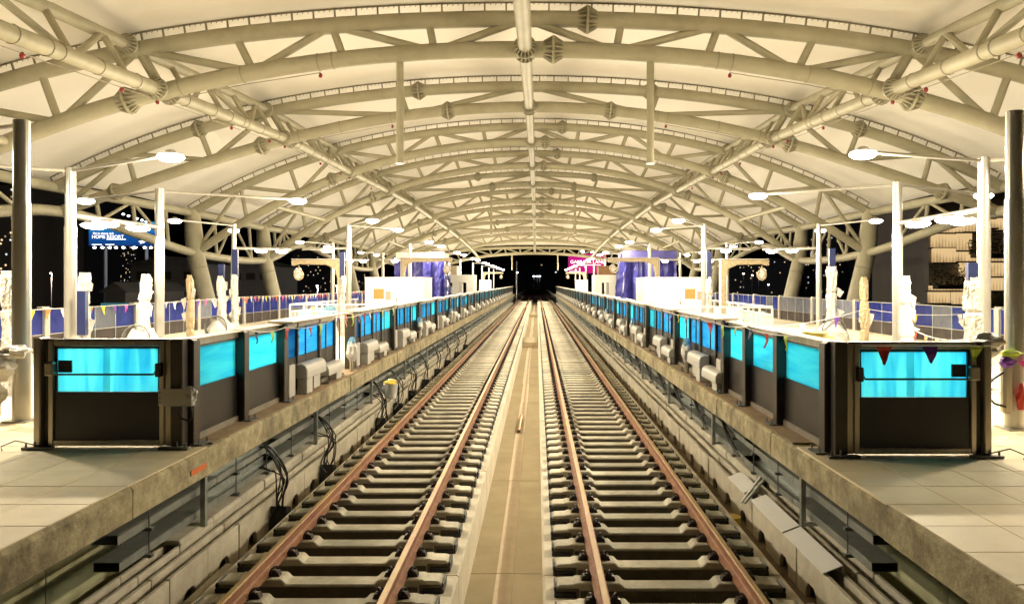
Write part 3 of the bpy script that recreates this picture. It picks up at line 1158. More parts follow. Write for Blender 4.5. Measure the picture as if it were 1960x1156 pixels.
def psd_parts(sg, posts, glass, caps=None, toprail=None):
    """returns [(name, mesh, parent index)] in local y; posts [(y,w)], glass [(y0,y1,material)]"""
    L = []
    x0, x1 = sg * (PSD - 0.05), sg * (PSD + 0.05)
    for yy, w in posts:
        fd = 0.13 if w > 0.15 else 0.055
        pi_ = len(L)
        L.append(("post", MB().prism([(sg * (PSD - fd), 0), (sg * (PSD + 0.09), 0), (sg * (PSD + 0.09), PH), (sg * (PSD - fd + 0.05), PH + 0.003), (sg * (PSD - fd), PH - 0.03)], 'y', yy - w / 2, yy + w / 2).mesh("post", "dark_frame", bevel=0.008), None))
        L.append(("post_foot", MB().box(sg * (PSD - 0.24), sg * (PSD - 0.10), yy - w / 2 - 0.04, yy + w / 2 + 0.04, 0.003, 0.02).tube([(sg * (PSD - 0.2), yy - w / 2 - 0.02, 0), (sg * (PSD - 0.2), yy - w / 2 - 0.02, 0.09)], 0.01, 5).tube([(sg * (PSD - 0.2), yy + w / 2 + 0.02, 0), (sg * (PSD - 0.2), yy + w / 2 + 0.02, 0.07)], 0.01, 5).mesh("post_foot", "galv_dark"), pi_))
    for g in glass:
        y0, y1, m = g[:3]
        fr = MB()
        fr.box(sg * (PSD - 0.045), sg * (PSD + 0.045), y0, y1, 1.155, 1.235)
        L.append(("top_rail", fr.mesh("top_rail", "stainless"), None))
        L.append(("bottom_rail", MB().prism([(sg * (PSD - 0.05), 0.008), (sg * (PSD + 0.05), 0.008), (sg * (PSD + 0.05), 0.085), (sg * (PSD - 0.045), 0.085)], 'y', y0, y1).mesh("bottom_rail", "sill"), None))
        L.append(("lower_panel", MB().box(sg * (PSD - 0.03), sg * (PSD + 0.03), y0, y1, 0.085, 0.64).mesh("lower_panel", "black_panel"), None))
        L.append(("glass", MB().box(sg * (PSD - 0.006), sg * (PSD + 0.006), y0 + 0.004, y1 - 0.004, 0.642, 1.13).mesh("glass", m), None))
        gi_ = len(L) - 1
        L.append(("glass_frame", MB().box(sg * (PSD - 0.03), sg * (PSD + 0.03), y0, y1, 1.13, 1.154).mesh("glass_frame", "dark_frame"), gi_))
    return L


def psd_module(sg):
    posts = [(0.10, 0.20), (0.98, 0.07), (2.36, 0.12), (3.47, 0.07)]
    glass = [(0.20, 0.945, "film_teal"), (1.015, 2.30, "film_door"), (2.42, 3.435, "film_door"), (3.505, 4.79, "film_cyan")]
    L = psd_parts(sg, posts, glass)
    # slim mullions inside the leaves
    for yy in (1.5, 2.85, 3.9):
        L.append(("mullion", MB().box(sg * (PSD - 0.035), sg * (PSD - 0.012), yy - 0.014, yy + 0.014, 0.09, 1.15).mesh("mullion", "dark_frame"), None))
    L.append(("cap", MB().prism([(sg * (PSD - 0.27), PH + 0.018), (sg * (PSD - 0.25), PH + 0.005), (sg * (PSD + 0.14), PH + 0.018), (sg * (PSD + 0.14), PH + 0.05), (sg * (PSD - 0.27), PH + 0.038)], 'y', 0.0, 2.38).mesh("cap", "cap_cream", bevel=0.004), None))
    L.append(("cap", MB().box(sg * (PSD - 0.11), sg * (PSD + 0.11), 2.40, 4.78, 1.236, PH + 0.012).mesh("cap", "cap_cream", bevel=0.004), None))
    L.append(("drive_box", MB().box(sg * (PSD - 0.115), sg * (PSD - 0.055), 0.30, 0.62, 0.02, 0.55).mesh("drive_box", "box_grey", bevel=0.01), None))
    return L


def place(L, name, loc, label, cat, group, skip=()):
    t = thing(name, loc, label, cat, group)
    made = {}
    for n, (nm, me, pa) in enumerate(L):
        if n in skip:
            continue
        o = bpy.data.objects.new(nm, me)
        COL.objects.link(o)
        o.parent = t if pa is None else made[pa]
        made[n] = o
        ORG[o.name] = ORG[t.name]
    return t


START = {-1: 12.5, 1: 13.5}
NMOD = 25


def grey_box(sg, h, ln, legs):
    """rounded cover of the door sill drive; sg gives the side"""
    xo, xi = sg * 3.50, sg * 3.70
    pass
    zt, zb = h, h * (0.52 if legs == "tall" else 0.42)
    poly = [(xo, zb), (xi, zb), (xi, zt), (sg * 3.585, zt), (sg * 3.535, zt - 0.03), (sg * 3.508, zt - 0.075), (xo, zt - 0.13)]
    b = MB().prism(poly, 'y', 0, ln)
    return b.mesh("box_cover", "box_grey", bevel=0.012), zb


for sg in (-1, 1):
    L = psd_module(sg)
    gi = [n for n, p in enumerate(L) if p[0] == "glass"]
    for k in range(NMOD):
        y0 = START[sg] + k * PITCH
        skip = set()
        if sg < 0 and k == 0:      # one leaf stands open: nothing in its bay but the white light behind
            g = gi[3]
            skip = {g, g - 1, g - 2, g + 1, g - 3}
        place(L, "screen_door", (0, y0, PZ), "%s blue-filmed half-height screen door bay of the %s platform, counted from its end gate" % (ORD[k], SIDE[sg]),
              "screen door", "screen door bays of the %s platform" % SIDE[sg], skip)
    # fixed panels next to the end gate
    ys = [9.2, 10.8, 12.5] if sg < 0 else [8.75, 10.5, 12.1, 13.5]
    for k in range(len(ys) - 1):
        a, b_ = ys[k], ys[k + 1]
        L2 = psd_parts(sg, [(0.09, 0.18)], [(0.18, b_ - a - 0.004, "film_cyan")])
        L2.append(("cap", MB().box(sg * (PSD - 0.10), sg * (PSD + 0.10), 0.19, b_ - a - 0.01, 1.236, PH - 0.002).mesh("cap", "cap_cream"), None))
        place(L2, "fixed_screen", (0, a, PZ), "%s fixed cyan-filmed screen panel beside the %s end gate, counted from the gate" % (ORD[k], SIDE[sg]), "screen panel",
              "fixed screen panels of the %s platform" % SIDE[sg])
    # grey drive covers standing on the ledge
    mt, zt_ = grey_box(sg, 0.52, 1.2, "tall")
    ms, zs_ = grey_box(sg, 0.36, 1.15, "short")
    legt = MB().box(sg * 3.515, sg * 3.69, 0.03, 0.36, 0.006, zt_).mesh("leg", "box_grey", bevel=0.008)
    legt2 = MB().box(sg * 3.60, sg * 3.69, 0.74, 1.15, 0.006, zt_).mesh("leg", "box_grey", bevel=0.008)
    legs_ = MB().box(sg * 3.54, sg * 3.69, 0.72, 1.08, 0.006, zs_).mesh("leg", "box_grey", bevel=0.008)
    legs0 = MB().box(sg * 3.54, sg * 3.69, 0.08, 0.44, 0.006, zs_).mesh("leg", "box_grey", bevel=0.008)
    for k in range(NMOD - 1):
        y0 = START[sg] + k * PITCH
        ot, os_ = (0.85, 2.25) if sg < 0 else (1.45, 0.1)
        t = thing("drive_cover", (0, y0 + ot, PZ), "%s tall grey rounded drive cover on the %s platform ledge, counted from the camera" % (ORD[k], SIDE[sg]), "drive cover", "tall drive covers, %s side" % SIDE[sg])
        for nm, me in (("box_cover", mt), ("leg", legt), ("leg", legt2)):
            inst(nm, me, t, (0, y0 + ot, PZ))
        t = thing("drive_cover", (0, y0 + os_, PZ), "%s low grey rounded drive cover on the %s platform ledge, counted from the camera" % (ORD[k], SIDE[sg]), "drive cover", "low drive covers, %s side" % SIDE[sg])
        for nm, me in (("box_cover", ms), ("leg", legs_ if sg < 0 else legs0)):
            inst(nm, me, t, (0, y0 + os_, PZ))

# plastic-wrapped sensors on the ledge
def crumple(c, rx, ry, rz_, seed, amp=0.22, n=12, m=9, taper=0.0):
    r = random.Random(seed)
    b = MB()
    vs_ = []
    ph = [r.uniform(0, 6.28) for _ in range(8)]
    for j in range(m + 1):
        v = j / m
        for k in range(n):
            a = 2 * math.pi * k / n
            pr = math.sin(math.pi * min(max(v, 0.06), 0.94)) ** 0.45
            w = 1 + amp * (0.5 * math.sin(3 * a + ph[0] + 5 * v) + 0.35 * math.sin(5 * a + ph[1] - 7 * v) + 0.3 * math.sin(11 * v + ph[2] + a)) + r.uniform(-0.5, 0.5) * amp * 0.5
            w *= 1 - taper * v
            vs_.append((c[0] + rx * pr * w * math.cos(a), c[1] + ry * pr * w * math.sin(a), c[2] + rz_ * 2 * v + r.uniform(-0.3, 0.3) * amp * rz_ * 0.3))
    fs = []
    for j in range(m):
        for k in range(n):
            fs.append((j * n + k, j * n + (k + 1) % n, (j + 1) * n + (k + 1) % n, (j + 1) * n + k))
    fs.append(tuple(range(n))[::-1])
    fs.append(tuple(m * n + k for k in range(n)))
    b.add(vs_, fs)
    return b


for sg, ys in ((-1, (16.9, 26.6, 36.2)), (1, (16.6, 26.0, 35.6))):
    for k, yy in enumerate(ys):
        t = thing("wrapped_sensor", (sg * 3.58, yy, PZ), "%s sensor stand bagged in crumpled plastic on the %s ledge, counted from the camera" % (ORD[k], SIDE[sg]), "sensor", "bagged sensors on the ledges")
        part("stand", MB().tube([(sg * 3.58, yy - 0.1, PZ + 0.006), (sg * 3.58, yy - 0.1, PZ + 0.45)], 0.03, 6).tube([(sg * 3.58, yy + 0.1, PZ + 0.006), (sg * 3.58, yy + 0.1, PZ + 0.45)], 0.03, 6), "stainless", t)
        part("plastic_bag", crumple((sg * 3.58, yy, PZ + 0.22), 0.13, 0.24, 0.24, 50 + k + sg, 0.3, 14, 9, 0.3), "white_plastic", t, smooth=True)
        part("blue_tape", crumple((sg * 3.58, yy, PZ + 0.50), 0.10, 0.17, 0.12, 60 + k + sg, 0.3, 10, 5, 0.3), "blue_sheet", t)

# ---------------------------------------------------------------- end gates
for sg, gy in ((-1, 9.06), (1, 8.62)):
    xi, xo = 3.72, 5.38
    t = thing("end_gate", (sg * xi, gy, PZ), "%s end gate with cyan film, push bar and black lower panel across the platform" % SIDE[sg], "gate", "platform end gates")

    def X(u):
        return sg * u
    z0 = PZ
    part("corner_post", MB().box(X(3.68), X(3.82), gy - 0.03, gy + 0.13, z0 + 0.01, z0 + 1.26), "dark_frame", t, bevel=0.012)
    part("hinge_stile", MB().box(X(3.823), X(3.90), gy + 0.02, gy + 0.12, z0 + 0.02, z0 + 1.245), "stainless", t, bevel=0.006)
    part("outer_post", MB().box(X(5.31), X(5.395), gy - 0.04, gy + 0.16, z0 + 0.01, z0 + 1.275), "stainless", t, bevel=0.012)
    part("outer_recess", MB().box(X(5.247), X(5.308), gy + 0.03, gy + 0.14, z0 + 0.01, z0 + 1.26), "dark_frame", t)
    part("frame_stile", MB().box(X(3.903), X(3.96), gy, gy + 0.1, z0 + 0.025, z0 + 1.24), "stainless", t, bevel=0.005)
    part("frame_stile", MB().box(X(5.19), X(5.245), gy, gy + 0.1, z0 + 0.025, z0 + 1.24), "stainless", t, bevel=0.005)
    part("frame_rail", MB().box(X(3.962), X(5.188), gy + 0.002, gy + 0.098, z0 + 1.175, z0 + 1.24), "stainless", t, bevel=0.005)
    part("frame_rail", MB().box(X(3.962), X(5.188), gy + 0.002, gy + 0.098, z0 + 0.025, z0 + 0.085), "stainless", t, bevel=0.005)
    part("top_cover", MB().box(X(3.84), X(5.30), gy - 0.01, gy + 0.12, z0 + 1.242, z0 + 1.258), "dark_frame", t)
    g0, g1 = 3.963, 5.187
    xi, xo = 3.72, 5.34
    part("lower_panel", MB().box(X(g0), X(g1), gy + 0.03, gy + 0.07, z0 + 0.087, z0 + 0.645), "black_panel", t)
    gl = part("glass", MB().box(X(g0 + 0.03), X(g1 - 0.03), gy + 0.044, gy + 0.056, z0 + 0.647, z0 + 1.145), "film_gate", t)
    sx = g0 + (g1 - g0) * (0.47 if sg > 0 else 0.51)
    part("film_strip", MB().box(X(sx - 0.04), X(sx + 0.04), gy + 0.041, gy + 0.0435, z0 + 0.65, z0 + 1.14), "film_pale", t)
    part("glass_gasket", MB().box(X(g0), X(g1), gy + 0.035, gy + 0.065, z0 + 1.146, z0 + 1.174).box(X(g0), X(g0 + 0.028), gy + 0.035, gy + 0.065, z0 + 0.647, z0 + 1.145).box(X(g1 - 0.028), X(g1), gy + 0.035, gy + 0.065, z0 + 0.647, z0 + 1.145), "rubber", t)
    zb = z0 + 0.855
    bar = part("push_bar", MB().tube([(X(g0 + 0.01), gy - 0.035, zb + 0.06), (X(g0 + 0.035), gy - 0.05, zb), (X(g1 - 0.05), gy - 0.05, zb), (X(g1), gy - 0.04, zb + 0.0)], 0.012, 8), "dark_frame", t, smooth=True)
    part("bar_bracket", MB().box(X(g0 - 0.05), X(g0 + 0.02), gy - 0.07, gy, zb - 0.03, zb + 0.13), "dark_frame", t, bevel=0.012)
    part("bar_bracket", MB().box(X(g1 - 0.045), X(g1 + 0.06), gy - 0.08, gy, zb - 0.015, zb + 0.14), "stainless", t, bevel=0.015)
    part("lock_plate", MB().box(X(g1 - 0.20), X(g1 - 0.047), gy + 0.02, gy + 0.043, zb + 0.015, zb + 0.155), "rubber", t)
    # loose wire at the foot of the outer post
    part("foot_wire", MB().tube([(X(xo - 0.1), gy - 0.06, z0 + 0.02), (X(xo + 0.2), gy - 0.12, z0 + 0.11), (X(xo + 0.34), gy - 0.16, z0 + 0.05), (X(xo + 0.30), gy - 0.2, z0 + 0.012)], 0.008, 5), "cable", t)
    part("foot_bolts", MB().box(X(xo - 0.2), X(xo + 0.14), gy - 0.12, gy - 0.045, z0 + 0.003, z0 + 0.03).tube([(X(xo), gy - 0.09, z0), (X(xo), gy - 0.09, z0 + 0.09)], 0.012, 6).tube([(X(xo + 0.1), gy - 0.09, z0), (X(xo + 0.1), gy - 0.09, z0 + 0.07)], 0.012, 6), "galv_dark", t)
    part("foot_bolts", MB().box(X(xi - 0.14), X(xi + 0.2), gy - 0.12, gy - 0.035, z0 + 0.003, z0 + 0.03).tube([(X(xi), gy - 0.08, z0), (X(xi), gy - 0.08, z0 + 0.09)], 0.012, 6).tube([(X(xi - 0.1), gy - 0.08, z0), (X(xi - 0.1), gy - 0.08, z0 + 0.07)], 0.012, 6), "galv_dark", t)
# junction box on the left gate post
t = thing("junction_box", (-3.63, 8.98, PZ + 0.5), "grey metal junction box wrapped in plastic on the left gate post", "junction box")
part("box", MB().box(-3.86, -3.52, 8.93, 9.02, PZ + 0.50, PZ + 0.69), "galvanised", t, bevel=0.008)
part("plate", MB().box(-3.90, -3.52, 8.915, 8.929, PZ + 0.51, PZ + 0.70), "box_grey", t, bevel=0.004)
part("plastic_wrap", crumple((-3.56, 8.97, PZ + 0.52), 0.07, 0.06, 0.10, 5, 0.4), "white_plastic", t)
part("cable", MB().tube([(-3.55, 8.96, PZ + 0.51), (-3.53, 8.95, PZ + 0.40), (-3.56, 8.94, PZ + 0.33), (-3.64, 8.94, PZ + 0.36), (-3.70, 8.98, PZ + 0.42)], 0.013, 6), "cable", t, smooth=True)
for k in range(3):
    part("screw", MB().lathe([(0.009, 0), (0.009, 0.006)], 6, (-3.88, 8.914, PZ + 0.54 + k * 0.06), (0, -1, 0)), "galv_dark", t)

# ---------------------------------------------------------------- outer glass fences
for sg in (-1, 1):
    t = thing("glass_fence", (sg * FEN, 12, PZ), "long blue-filmed glass fence along the outer edge of the %s platform" % SIDE[sg], "fence", "outer platform fences")
    pm = MB().box(-0.09, 0.09, -0.11, 0.11, 0, 1.22).box(-0.12, 0.05, -0.16, 0.16, 1.20, 1.26).mesh("post", "steel_pole", bevel=0.015)
    mm = MB().box(-0.02, 0.02, -0.015, 0.015, 0, 1.18).mesh("mullion", "galvanised")
    FP = 4.75
    gm = {}
    for nm in ("film_blue", "film_grey", "film_clear"):
        gm[nm] = (MB().box(-0.008, 0.008, 0, 1.13, 0.52, 1.18).mesh("upper_pane", nm), MB().box(-0.008, 0.008, 0, 1.13, 0.06, 0.515).mesh("lower_pane", "film_grey"))
    kb = part("kerb", MB().box(sg * (FEN - 0.12), sg * (FEN + 0.15), 11, YEND, PZ - 0.05, PZ + 0.06), "concrete", t)
    part("top_rail", MB().box(sg * (FEN - 0.025), sg * (FEN + 0.025), 11.6, YEND, PZ + 1.182, PZ + 1.205), "steel_pole", t)
    part("hand_rail", MB().box(sg * (FEN - 0.03), sg * (FEN - 0.009), 11.6, YEND, PZ + 0.505, PZ + 0.525), "steel_pole", t)
    yy = 11.6
    k = 0
    while yy < YEND - FP:
        inst("post", pm, t, (sg * FEN, yy, PZ), scale=(-sg, 1, 1))
        for q in range(4):
            a = yy + 0.11 + q * 1.14
            if q:
                inst("mullion", mm, t, (sg * FEN, a - 0.005, PZ))
            nm = "film_blue"
            z = RN.random()
            if (sg > 0 and 30 < a < 40) or z < 0.06:
                nm = "film_clear"
            inst("upper_pane", gm[nm][0], t, (sg * FEN, a, PZ))
            inst("lower_pane", gm[nm][1], t, (sg * FEN, a, PZ))
        yy += FP
        k += 1

# ================================================================ lamp posts
head_me = MB().lathe([(0.03, 0.13), (0.07, 0.12), (0.10, 0.085), (0.17, 0.06), (0.19, 0.045)], 20).mesh("lamp_head", "steel_pole", smooth=True)
diff_me = MB().lathe([(0.06, -0.085), (0.15, -0.07), (0.21, -0.03), (0.225, 0.0), (0.20, 0.035), (0.15, 0.044)], 20).mesh("diffuser", "lamp_glow", smooth=True)
oval_me = MB().lathe([(0.03, 0.10), (0.1, 0.09), (0.15, 0.05), (0.16, 0.036)], 18).mesh("lamp_head", "steel_pole", smooth=True)
ovd_me = MB().lathe([(0.05, -0.07), (0.12, -0.06), (0.17, -0.03), (0.19, 0.0), (0.16, 0.03), (0.12, 0.035)], 18).mesh("diffuser", "lamp_glow", smooth=True)
NL = [0]


def add_light(parent, loc, w, size=0.38):
    if abs(loc[0]) < 7.0:
        # globe lamps of the inner row shine to all sides, up to the vault as well
        ld = bpy.data.lights.new("lamp_light", 'POINT')
        ld.shadow_soft_size = 0.09
        ld.energy = w * GLOBE
    else:
        ld = bpy.data.lights.new("lamp_light", 'AREA')
        ld.shape = 'DISK'
        ld.size = size
        ld.energy = w * DISH
    ld.color = LAMP_COL
    o = bpy.data.objects.new("lamp_light", ld)
    COL.objects.link(o)
    o.parent = parent
    o.location = Vector(loc) - ORG[parent.name]
    NL[0] += 1
    return o


def lamp_post(x, y, arms, label, h=4.15, r=0.10, watt=1.0, low=None, name="lamp_post"):
    t = thing(name, (x, y, PZ), label, "lamp post", "platform lamp posts")
    zt = PZ + h
    part("pole", MB().tube([(x, y, PZ), (x, y, zt - 1.15), (x, y, zt - 1.149), (x, y, zt)], [r * 1.12, r * 1.12, r, r], 14), "steel_pole", t, smooth=True)
    part("base_plate", MB().box(x - 0.17, x + 0.17, y - 0.17, y + 0.17, PZ, PZ + 0.02), "steel_pole", t)
    for (ax, ay, *o) in arms:
        p0 = Vector((x, y, zt - 0.06))
        p1 = Vector((ax, ay, zt - 0.04))
        d = (p1 - p0).normalized()
        part("arm", MB().tube([p0 + d * r * 0.9, p1 - d * 0.1], 0.032, 10), "steel_pole", t, smooth=True)
        lit = not (o and o[0] == 0)
        hd = inst("lamp_head", head_me, t, (ax, ay, zt - 0.08))
        if lit:
            inst("diffuser", diff_me, hd, (ax, ay, zt - 0.08))
            add_light(t, (ax, ay, zt - 0.21), LAMP_W * watt)
    if low:
        zl = zt - 0.92
        q0 = Vector((x, y, zl))
        q1 = Vector((low[0], low[1], zl))
        d = (q1 - q0).normalized()
        part("low_bar", MB().tube([q0 + d * r, q1 - d * r], 0.05, 10), "steel_pole", t, smooth=True)
        for f, off in low[2]:
            c = q0.lerp(q1, f)
            c.x += off
            part("bracket", MB().tube([q0.lerp(q1, f), c], 0.03, 6), "steel_pole", t)
            hd = inst("lamp_head", oval_me, t, (c.x, c.y, zl - 0.09), scale=(1.0, 2.2, 1))
            inst("diffuser", ovd_me, hd, (c.x, c.y, zl - 0.09))
            add_light(t, (c.x, c.y, zl - 0.19), LAMP_W * watt * 0.8)
    return t


for sg, pA, pB, pC in ((-1, (6.72, 10.84), (8.7, 15.3), (8.6, 18.7)), (1, (6.66, 10.26), (8.42, 14.05), (8.46, 17.5))):
    sd = SIDE[sg]
    lamp_post(sg * pA[0], pA[1], [(sg * 9.5, pA[1] + 1.3)], "tall cream lamp post nearest the camera beside the %s end gate" % sd, r=0.105, watt=4.0)
    lamp_post(sg * pB[0], pB[1], [(sg * 5.9, pB[1] - (1.8 if sg < 0 else 0.85)), (sg * 11.5, pB[1] - 1.8)], "second lamp post of the %s platform, its arm reaching towards the tracks" % sd, watt=1.15,
              low=(sg * pC[0], pC[1], [(0.35, -sg * 0.0), (0.72, 0.0), (0.5, sg * 0.55)]))
    lamp_post(sg * pC[0], pC[1], [(sg * 5.92, pC[1] + 2.05), (sg * 11.55, pC[1] + 2.05)], "third lamp post of the %s platform, tied to the second by a low bar" % sd, watt=1.1)
    rows = [30, 44.5, 59, 73.5, 88, 102.5, 117, 130]
    for n, yy in enumerate(rows):
        w = 1.0 if yy < 70 else 1.15
        lamp_post(sg * 6.8, yy, [(sg * 5.35, yy - 2.6), (sg * 5.3, yy + 2.2)], "%s inner-row lamp post with two arms on the %s platform" % (ORD[n], sd), watt=w,
                  low=(sg * 8.9, yy + 0.9, [(0.45, 0)]) if yy < 50 else None, r=0.09)
        if yy < 120:
            lamp_post(sg * 11.2, yy, [(sg * 12.3, yy - 2.5), (sg * 12.2, yy + 2.6)], "%s outer-row lamp post with two arms on the %s platform" % (ORD[n], sd), watt=w,
                      low=(sg * 9.3, yy + 1.2, [(0.45, 0), (0.8, 0)]) if yy < 50 else None, r=0.09)

# ================================================================ wrapped posts, gantries, kiosks on the platforms
def wrapped_post(x, y, h, r, label, navy=None, coil=False, seed=1):
    t = thing("wrapped_post", (x, y, PZ), label, "wrapped post", "posts wrapped in plastic")
    rr = random.Random(seed)
    n, m_ = 18, 40
    vs_, fs = [], []
    for j in range(m_ + 1):
        v = j / m_
        band = 1 - 0.22 * (abs(v - 0.35) < 0.02) - 0.25 * (abs(v - 0.7) < 0.02)
        base = r * (1 + 0.12 * math.sin(5 * v + seed) + 0.05 * math.sin(17 * v + 2 * seed)) * band * (0.8 if v > 0.96 else 1)
        for k in range(n):
            a = 2 * math.pi * k / n
            w = base * (1 + 0.16 * math.sin(3 * a + 9 * v + seed) + 0.10 * math.sin(7 * a - 15 * v) + rr.uniform(-0.10, 0.10))
            vs_.append((x + w * math.cos(a) + 0.02 * math.sin(4 * v + seed), y + w * math.sin(a), PZ + h * v + rr.uniform(-0.01, 0.01) * (v > 0)))
    for j in range(m_):
        for k in range(n):
            fs.append((j * n + k, j * n + (k + 1) % n, (j + 1) * n + (k + 1) % n, (j + 1) * n + k))
    fs.append(tuple(m_ * n + k for k in range(n)))
    part("plastic_wrap", MB().add(vs_, fs), "white_plastic" if seed % 3 else "wrap_cream", t)
    for q in range(3):
        zq = PZ + h * rr.uniform(0.45, 0.98)
        sx = rr.choice((-1, 1))
        e = [Vector((x + sx * r * 0.9, y - 0.03, zq)), Vector((x + sx * r * (1.5 + rr.random()), y - 0.08, zq - rr.uniform(0.02, 0.1))), Vector((x + sx * r * 1.5, y - 0.04, zq - rr.uniform(0.15, 0.35))), Vector((x + sx * r * 0.9, y - 0.06, zq - 0.2))]
        b = MB().add(e + [p_ + Vector((0, 0.006, 0)) for p_ in e], [(0, 1, 2), (0, 2, 3), (4, 6, 5), (4, 7, 6)])
        part("torn_flap", b, "white_plastic", t)
    if navy:
        part("navy_pole", MB().box(x - 0.085, x + 0.085, y - 0.05, y + 0.05, PZ + h - 0.05, PZ + h + navy), "navy", t, bevel=0.006)
    if coil:
        for q in range(4):
            c = (x - 0.05, y - 0.25 - q * 0.02, PZ + 0.62)
            ring = [(c[0] + 0.30 * math.cos(a) * (1 + 0.03 * q), c[1], c[2] + 0.33 * math.sin(a) * (1 - 0.02 * q)) for a in [2 * math.pi * k / 18 for k in range(19)]]
            part("cable_coil", MB().tube(ring, 0.016, 5), "galv_dark", t)
        part("plastic_heap", crumple((x, y - 0.1, PZ), 0.42, 0.28, 0.42, seed + 4, 0.3), "white_plastic", t, smooth=True)
    return t


wrapped_post(-8.5, 13.2, 2.1, 0.10, "thick white plastic-wrapped post at the left edge of the picture", seed=1)
wrapped_post(-8.35, 15.2, 2.1, 0.10, "white-wrapped post with navy steel showing through, behind the left end gate", navy=None, seed=2)
wrapped_post(-8.75, 18.3, 2.1, 0.11, "white-wrapped post with a ring of coiled cable behind the left end gate", coil=True, seed=4)
wrapped_post(-8.45, 20.0, 2.1, 0.085, "slim cream-wrapped post left of the tilted column", seed=6)
wrapped_post(-8.85, 23.0, 2.1, 0.12, "white-wrapped post with short navy top on the left platform", navy=0.35, coil=True, seed=7)
wrapped_post(-8.6, 23.4, 2.15, 0.10, "white-wrapped post with tall navy top on the left platform", navy=0.75, seed=8)
wrapped_post(-6.55, 28.0, 2.15, 0.10, "white-wrapped post with navy top beside the left inner lamp post", navy=0.85, seed=10)
t = bpy.data.objects["wrapped_post.001"]
part("navy_pole", MB().box(-8.43, -8.27, 15.05, 15.16, PZ + 0.9, PZ + 1.75), "navy", t)
wrapped_post(7.9, 13.5, 2.0, 0.12, "cream-wrapped post with navy top behind the right end gate", navy=0.25, seed=11)
wrapped_post(8.4, 17.0, 2.05, 0.12, "white-wrapped cone-shaped post left of the third right lamp post", seed=13)
wrapped_post(8.75, 20.0, 2.05, 0.10, "slim cream-wrapped post with bunting tied to it on the right platform", seed=12)
wrapped_post(8.5, 21.5, 2.35, 0.14, "bulky white-wrapped post with navy top on the right platform", navy=0.5, coil=True, seed=14)
wrapped_post(6.55, 28.0, 2.1, 0.10, "white-wrapped post with navy top beside the right inner lamp post", navy=0.9, seed=16)
# plastic heap tied to the near left lamp post, strap bags on the near right one
t = thing("plastic_bundle", (-6.74, 10.7, PZ + 0.35), "crumpled clear plastic tied around the nearest left lamp post", "plastic")
part("bundle", crumple((-6.84, 10.60, PZ + 0.58), 0.17, 0.15, 0.18, 3, 0.5, 16, 10), "white_plastic", t, smooth=True)
part("bundle_knot", crumple((-6.68, 10.66, PZ + 0.88), 0.17, 0.14, 0.09, 8, 0.5), "white_plastic", t, smooth=True)
part("tail", crumple((-7.0, 10.7, PZ + 0.05), 0.10, 0.10, 0.30, 9, 0.6), "white_plastic", t, smooth=True)
t = thing("safety_straps", (6.6, 10.1, PZ + 0.6), "lime, purple and pink ribbons tied around the nearest right lamp post", "ribbons")
part("lime_bow", crumple((6.50, 10.08, PZ + 0.95), 0.13, 0.08, 0.05, 31, 0.3), "flag_lime", t)
part("purple_bow", crumple((6.44, 10.06, PZ + 0.82), 0.09, 0.07, 0.07, 32, 0.4), "flag_purple", t)
part("pink_bow", crumple((6.74, 10.06, PZ + 0.80), 0.10, 0.07, 0.07, 33, 0.5), "flag_pink", t)
part("red_tail", crumple((6.62, 10.06, PZ + 0.28), 0.07, 0.05, 0.17, 34, 0.4, taper=0.5), "flag_red", t)
part("strap", MB().tube([(6.50, 10.12, PZ + 0.80), (6.28, 10.1, PZ + 0.66), (6.17, 10.08, PZ + 0.50), (6.28, 10.06, PZ + 0.36), (6.48, 10.1, PZ + 0.30)], 0.014, 6), "cable", t, smooth=True)
solo("extinguisher_case", MB().box(6.42, 6.545, 10.08, 10.2, PZ + 0.02 + 0.2, PZ + 0.95), "stainless", "dark slim case strapped to the nearest right lamp post", "case", loc=(6.48, 10.14, PZ + 0.2), bevel=0.03)
solo("plastic_heap", crumple((5.62, 9.1, PZ + 1.05), 0.17, 0.14, 0.14, 77, 0.4), "white_plastic", "crumpled white plastic lying on the outer end of the right gate", "plastic", loc=(5.62, 9.1, PZ + 1.05), smooth=True)


def gantry(x0, x1, y, z, label, far=False, ring=True, seed=0):
    t = thing("wrapped_gantry", (x0, y, PZ), label, "sign gantry", "wrapped sign gantries")
    sg = 1 if x1 > x0 else -1
    w = 0.11
    poly = [(x0 - sg * w, PZ), (x0 + sg * w * 0.55, PZ), (x0 + sg * w * 0.6, z - 0.75), (x0 + sg * 0.16, z - 0.36), (x0 + sg * 0.5, z - 0.20), (x1 - sg * 0.25, z - 0.18), (x1, z - 0.24), (x1 + sg * 0.02, z - 0.03),
            (x1 - sg * 0.3, z), (x0 - sg * w, z)]
    part("frame", MB().prism(poly, 'y', y - 0.14, y + 0.14), "wrap_cream", t, bevel=0.03)
    part("top_film", MB().beam((x0 - sg * w, y, z + 0.012), (x1, y, z + 0.012), 0.30, 0.025), "white_plastic", t)
    part("side_film", MB().box(x0 - sg * (w + 0.03), x0 - sg * (w + 0.002), y - 0.15, y + 0.15, PZ, z), "white_plastic", t)
    if ring:
        c = Vector((x1 - sg * 0.25, y - 0.05, z - 0.58))
        pr = [(c.x + 0.16 * math.cos(a), c.y, c.z + 0.19 * math.sin(a)) for a in [2 * math.pi * k / 14 for k in range(15)]]
        part("hanging_coil", MB().tube(pr, 0.035, 6), "wrap_cream", t, smooth=True)
        part("hanging_bag", crumple((c.x + sg * 0.03, y, z - 0.72), 0.15, 0.12, 0.2, seed + 3, 0.4), "white_plastic", t, smooth=True)
        part("hanger", MB().tube([(c.x, c.y, z - 0.25), (c.x, c.y, z - 0.40)], 0.03, 6), "wrap_cream", t)
    return t


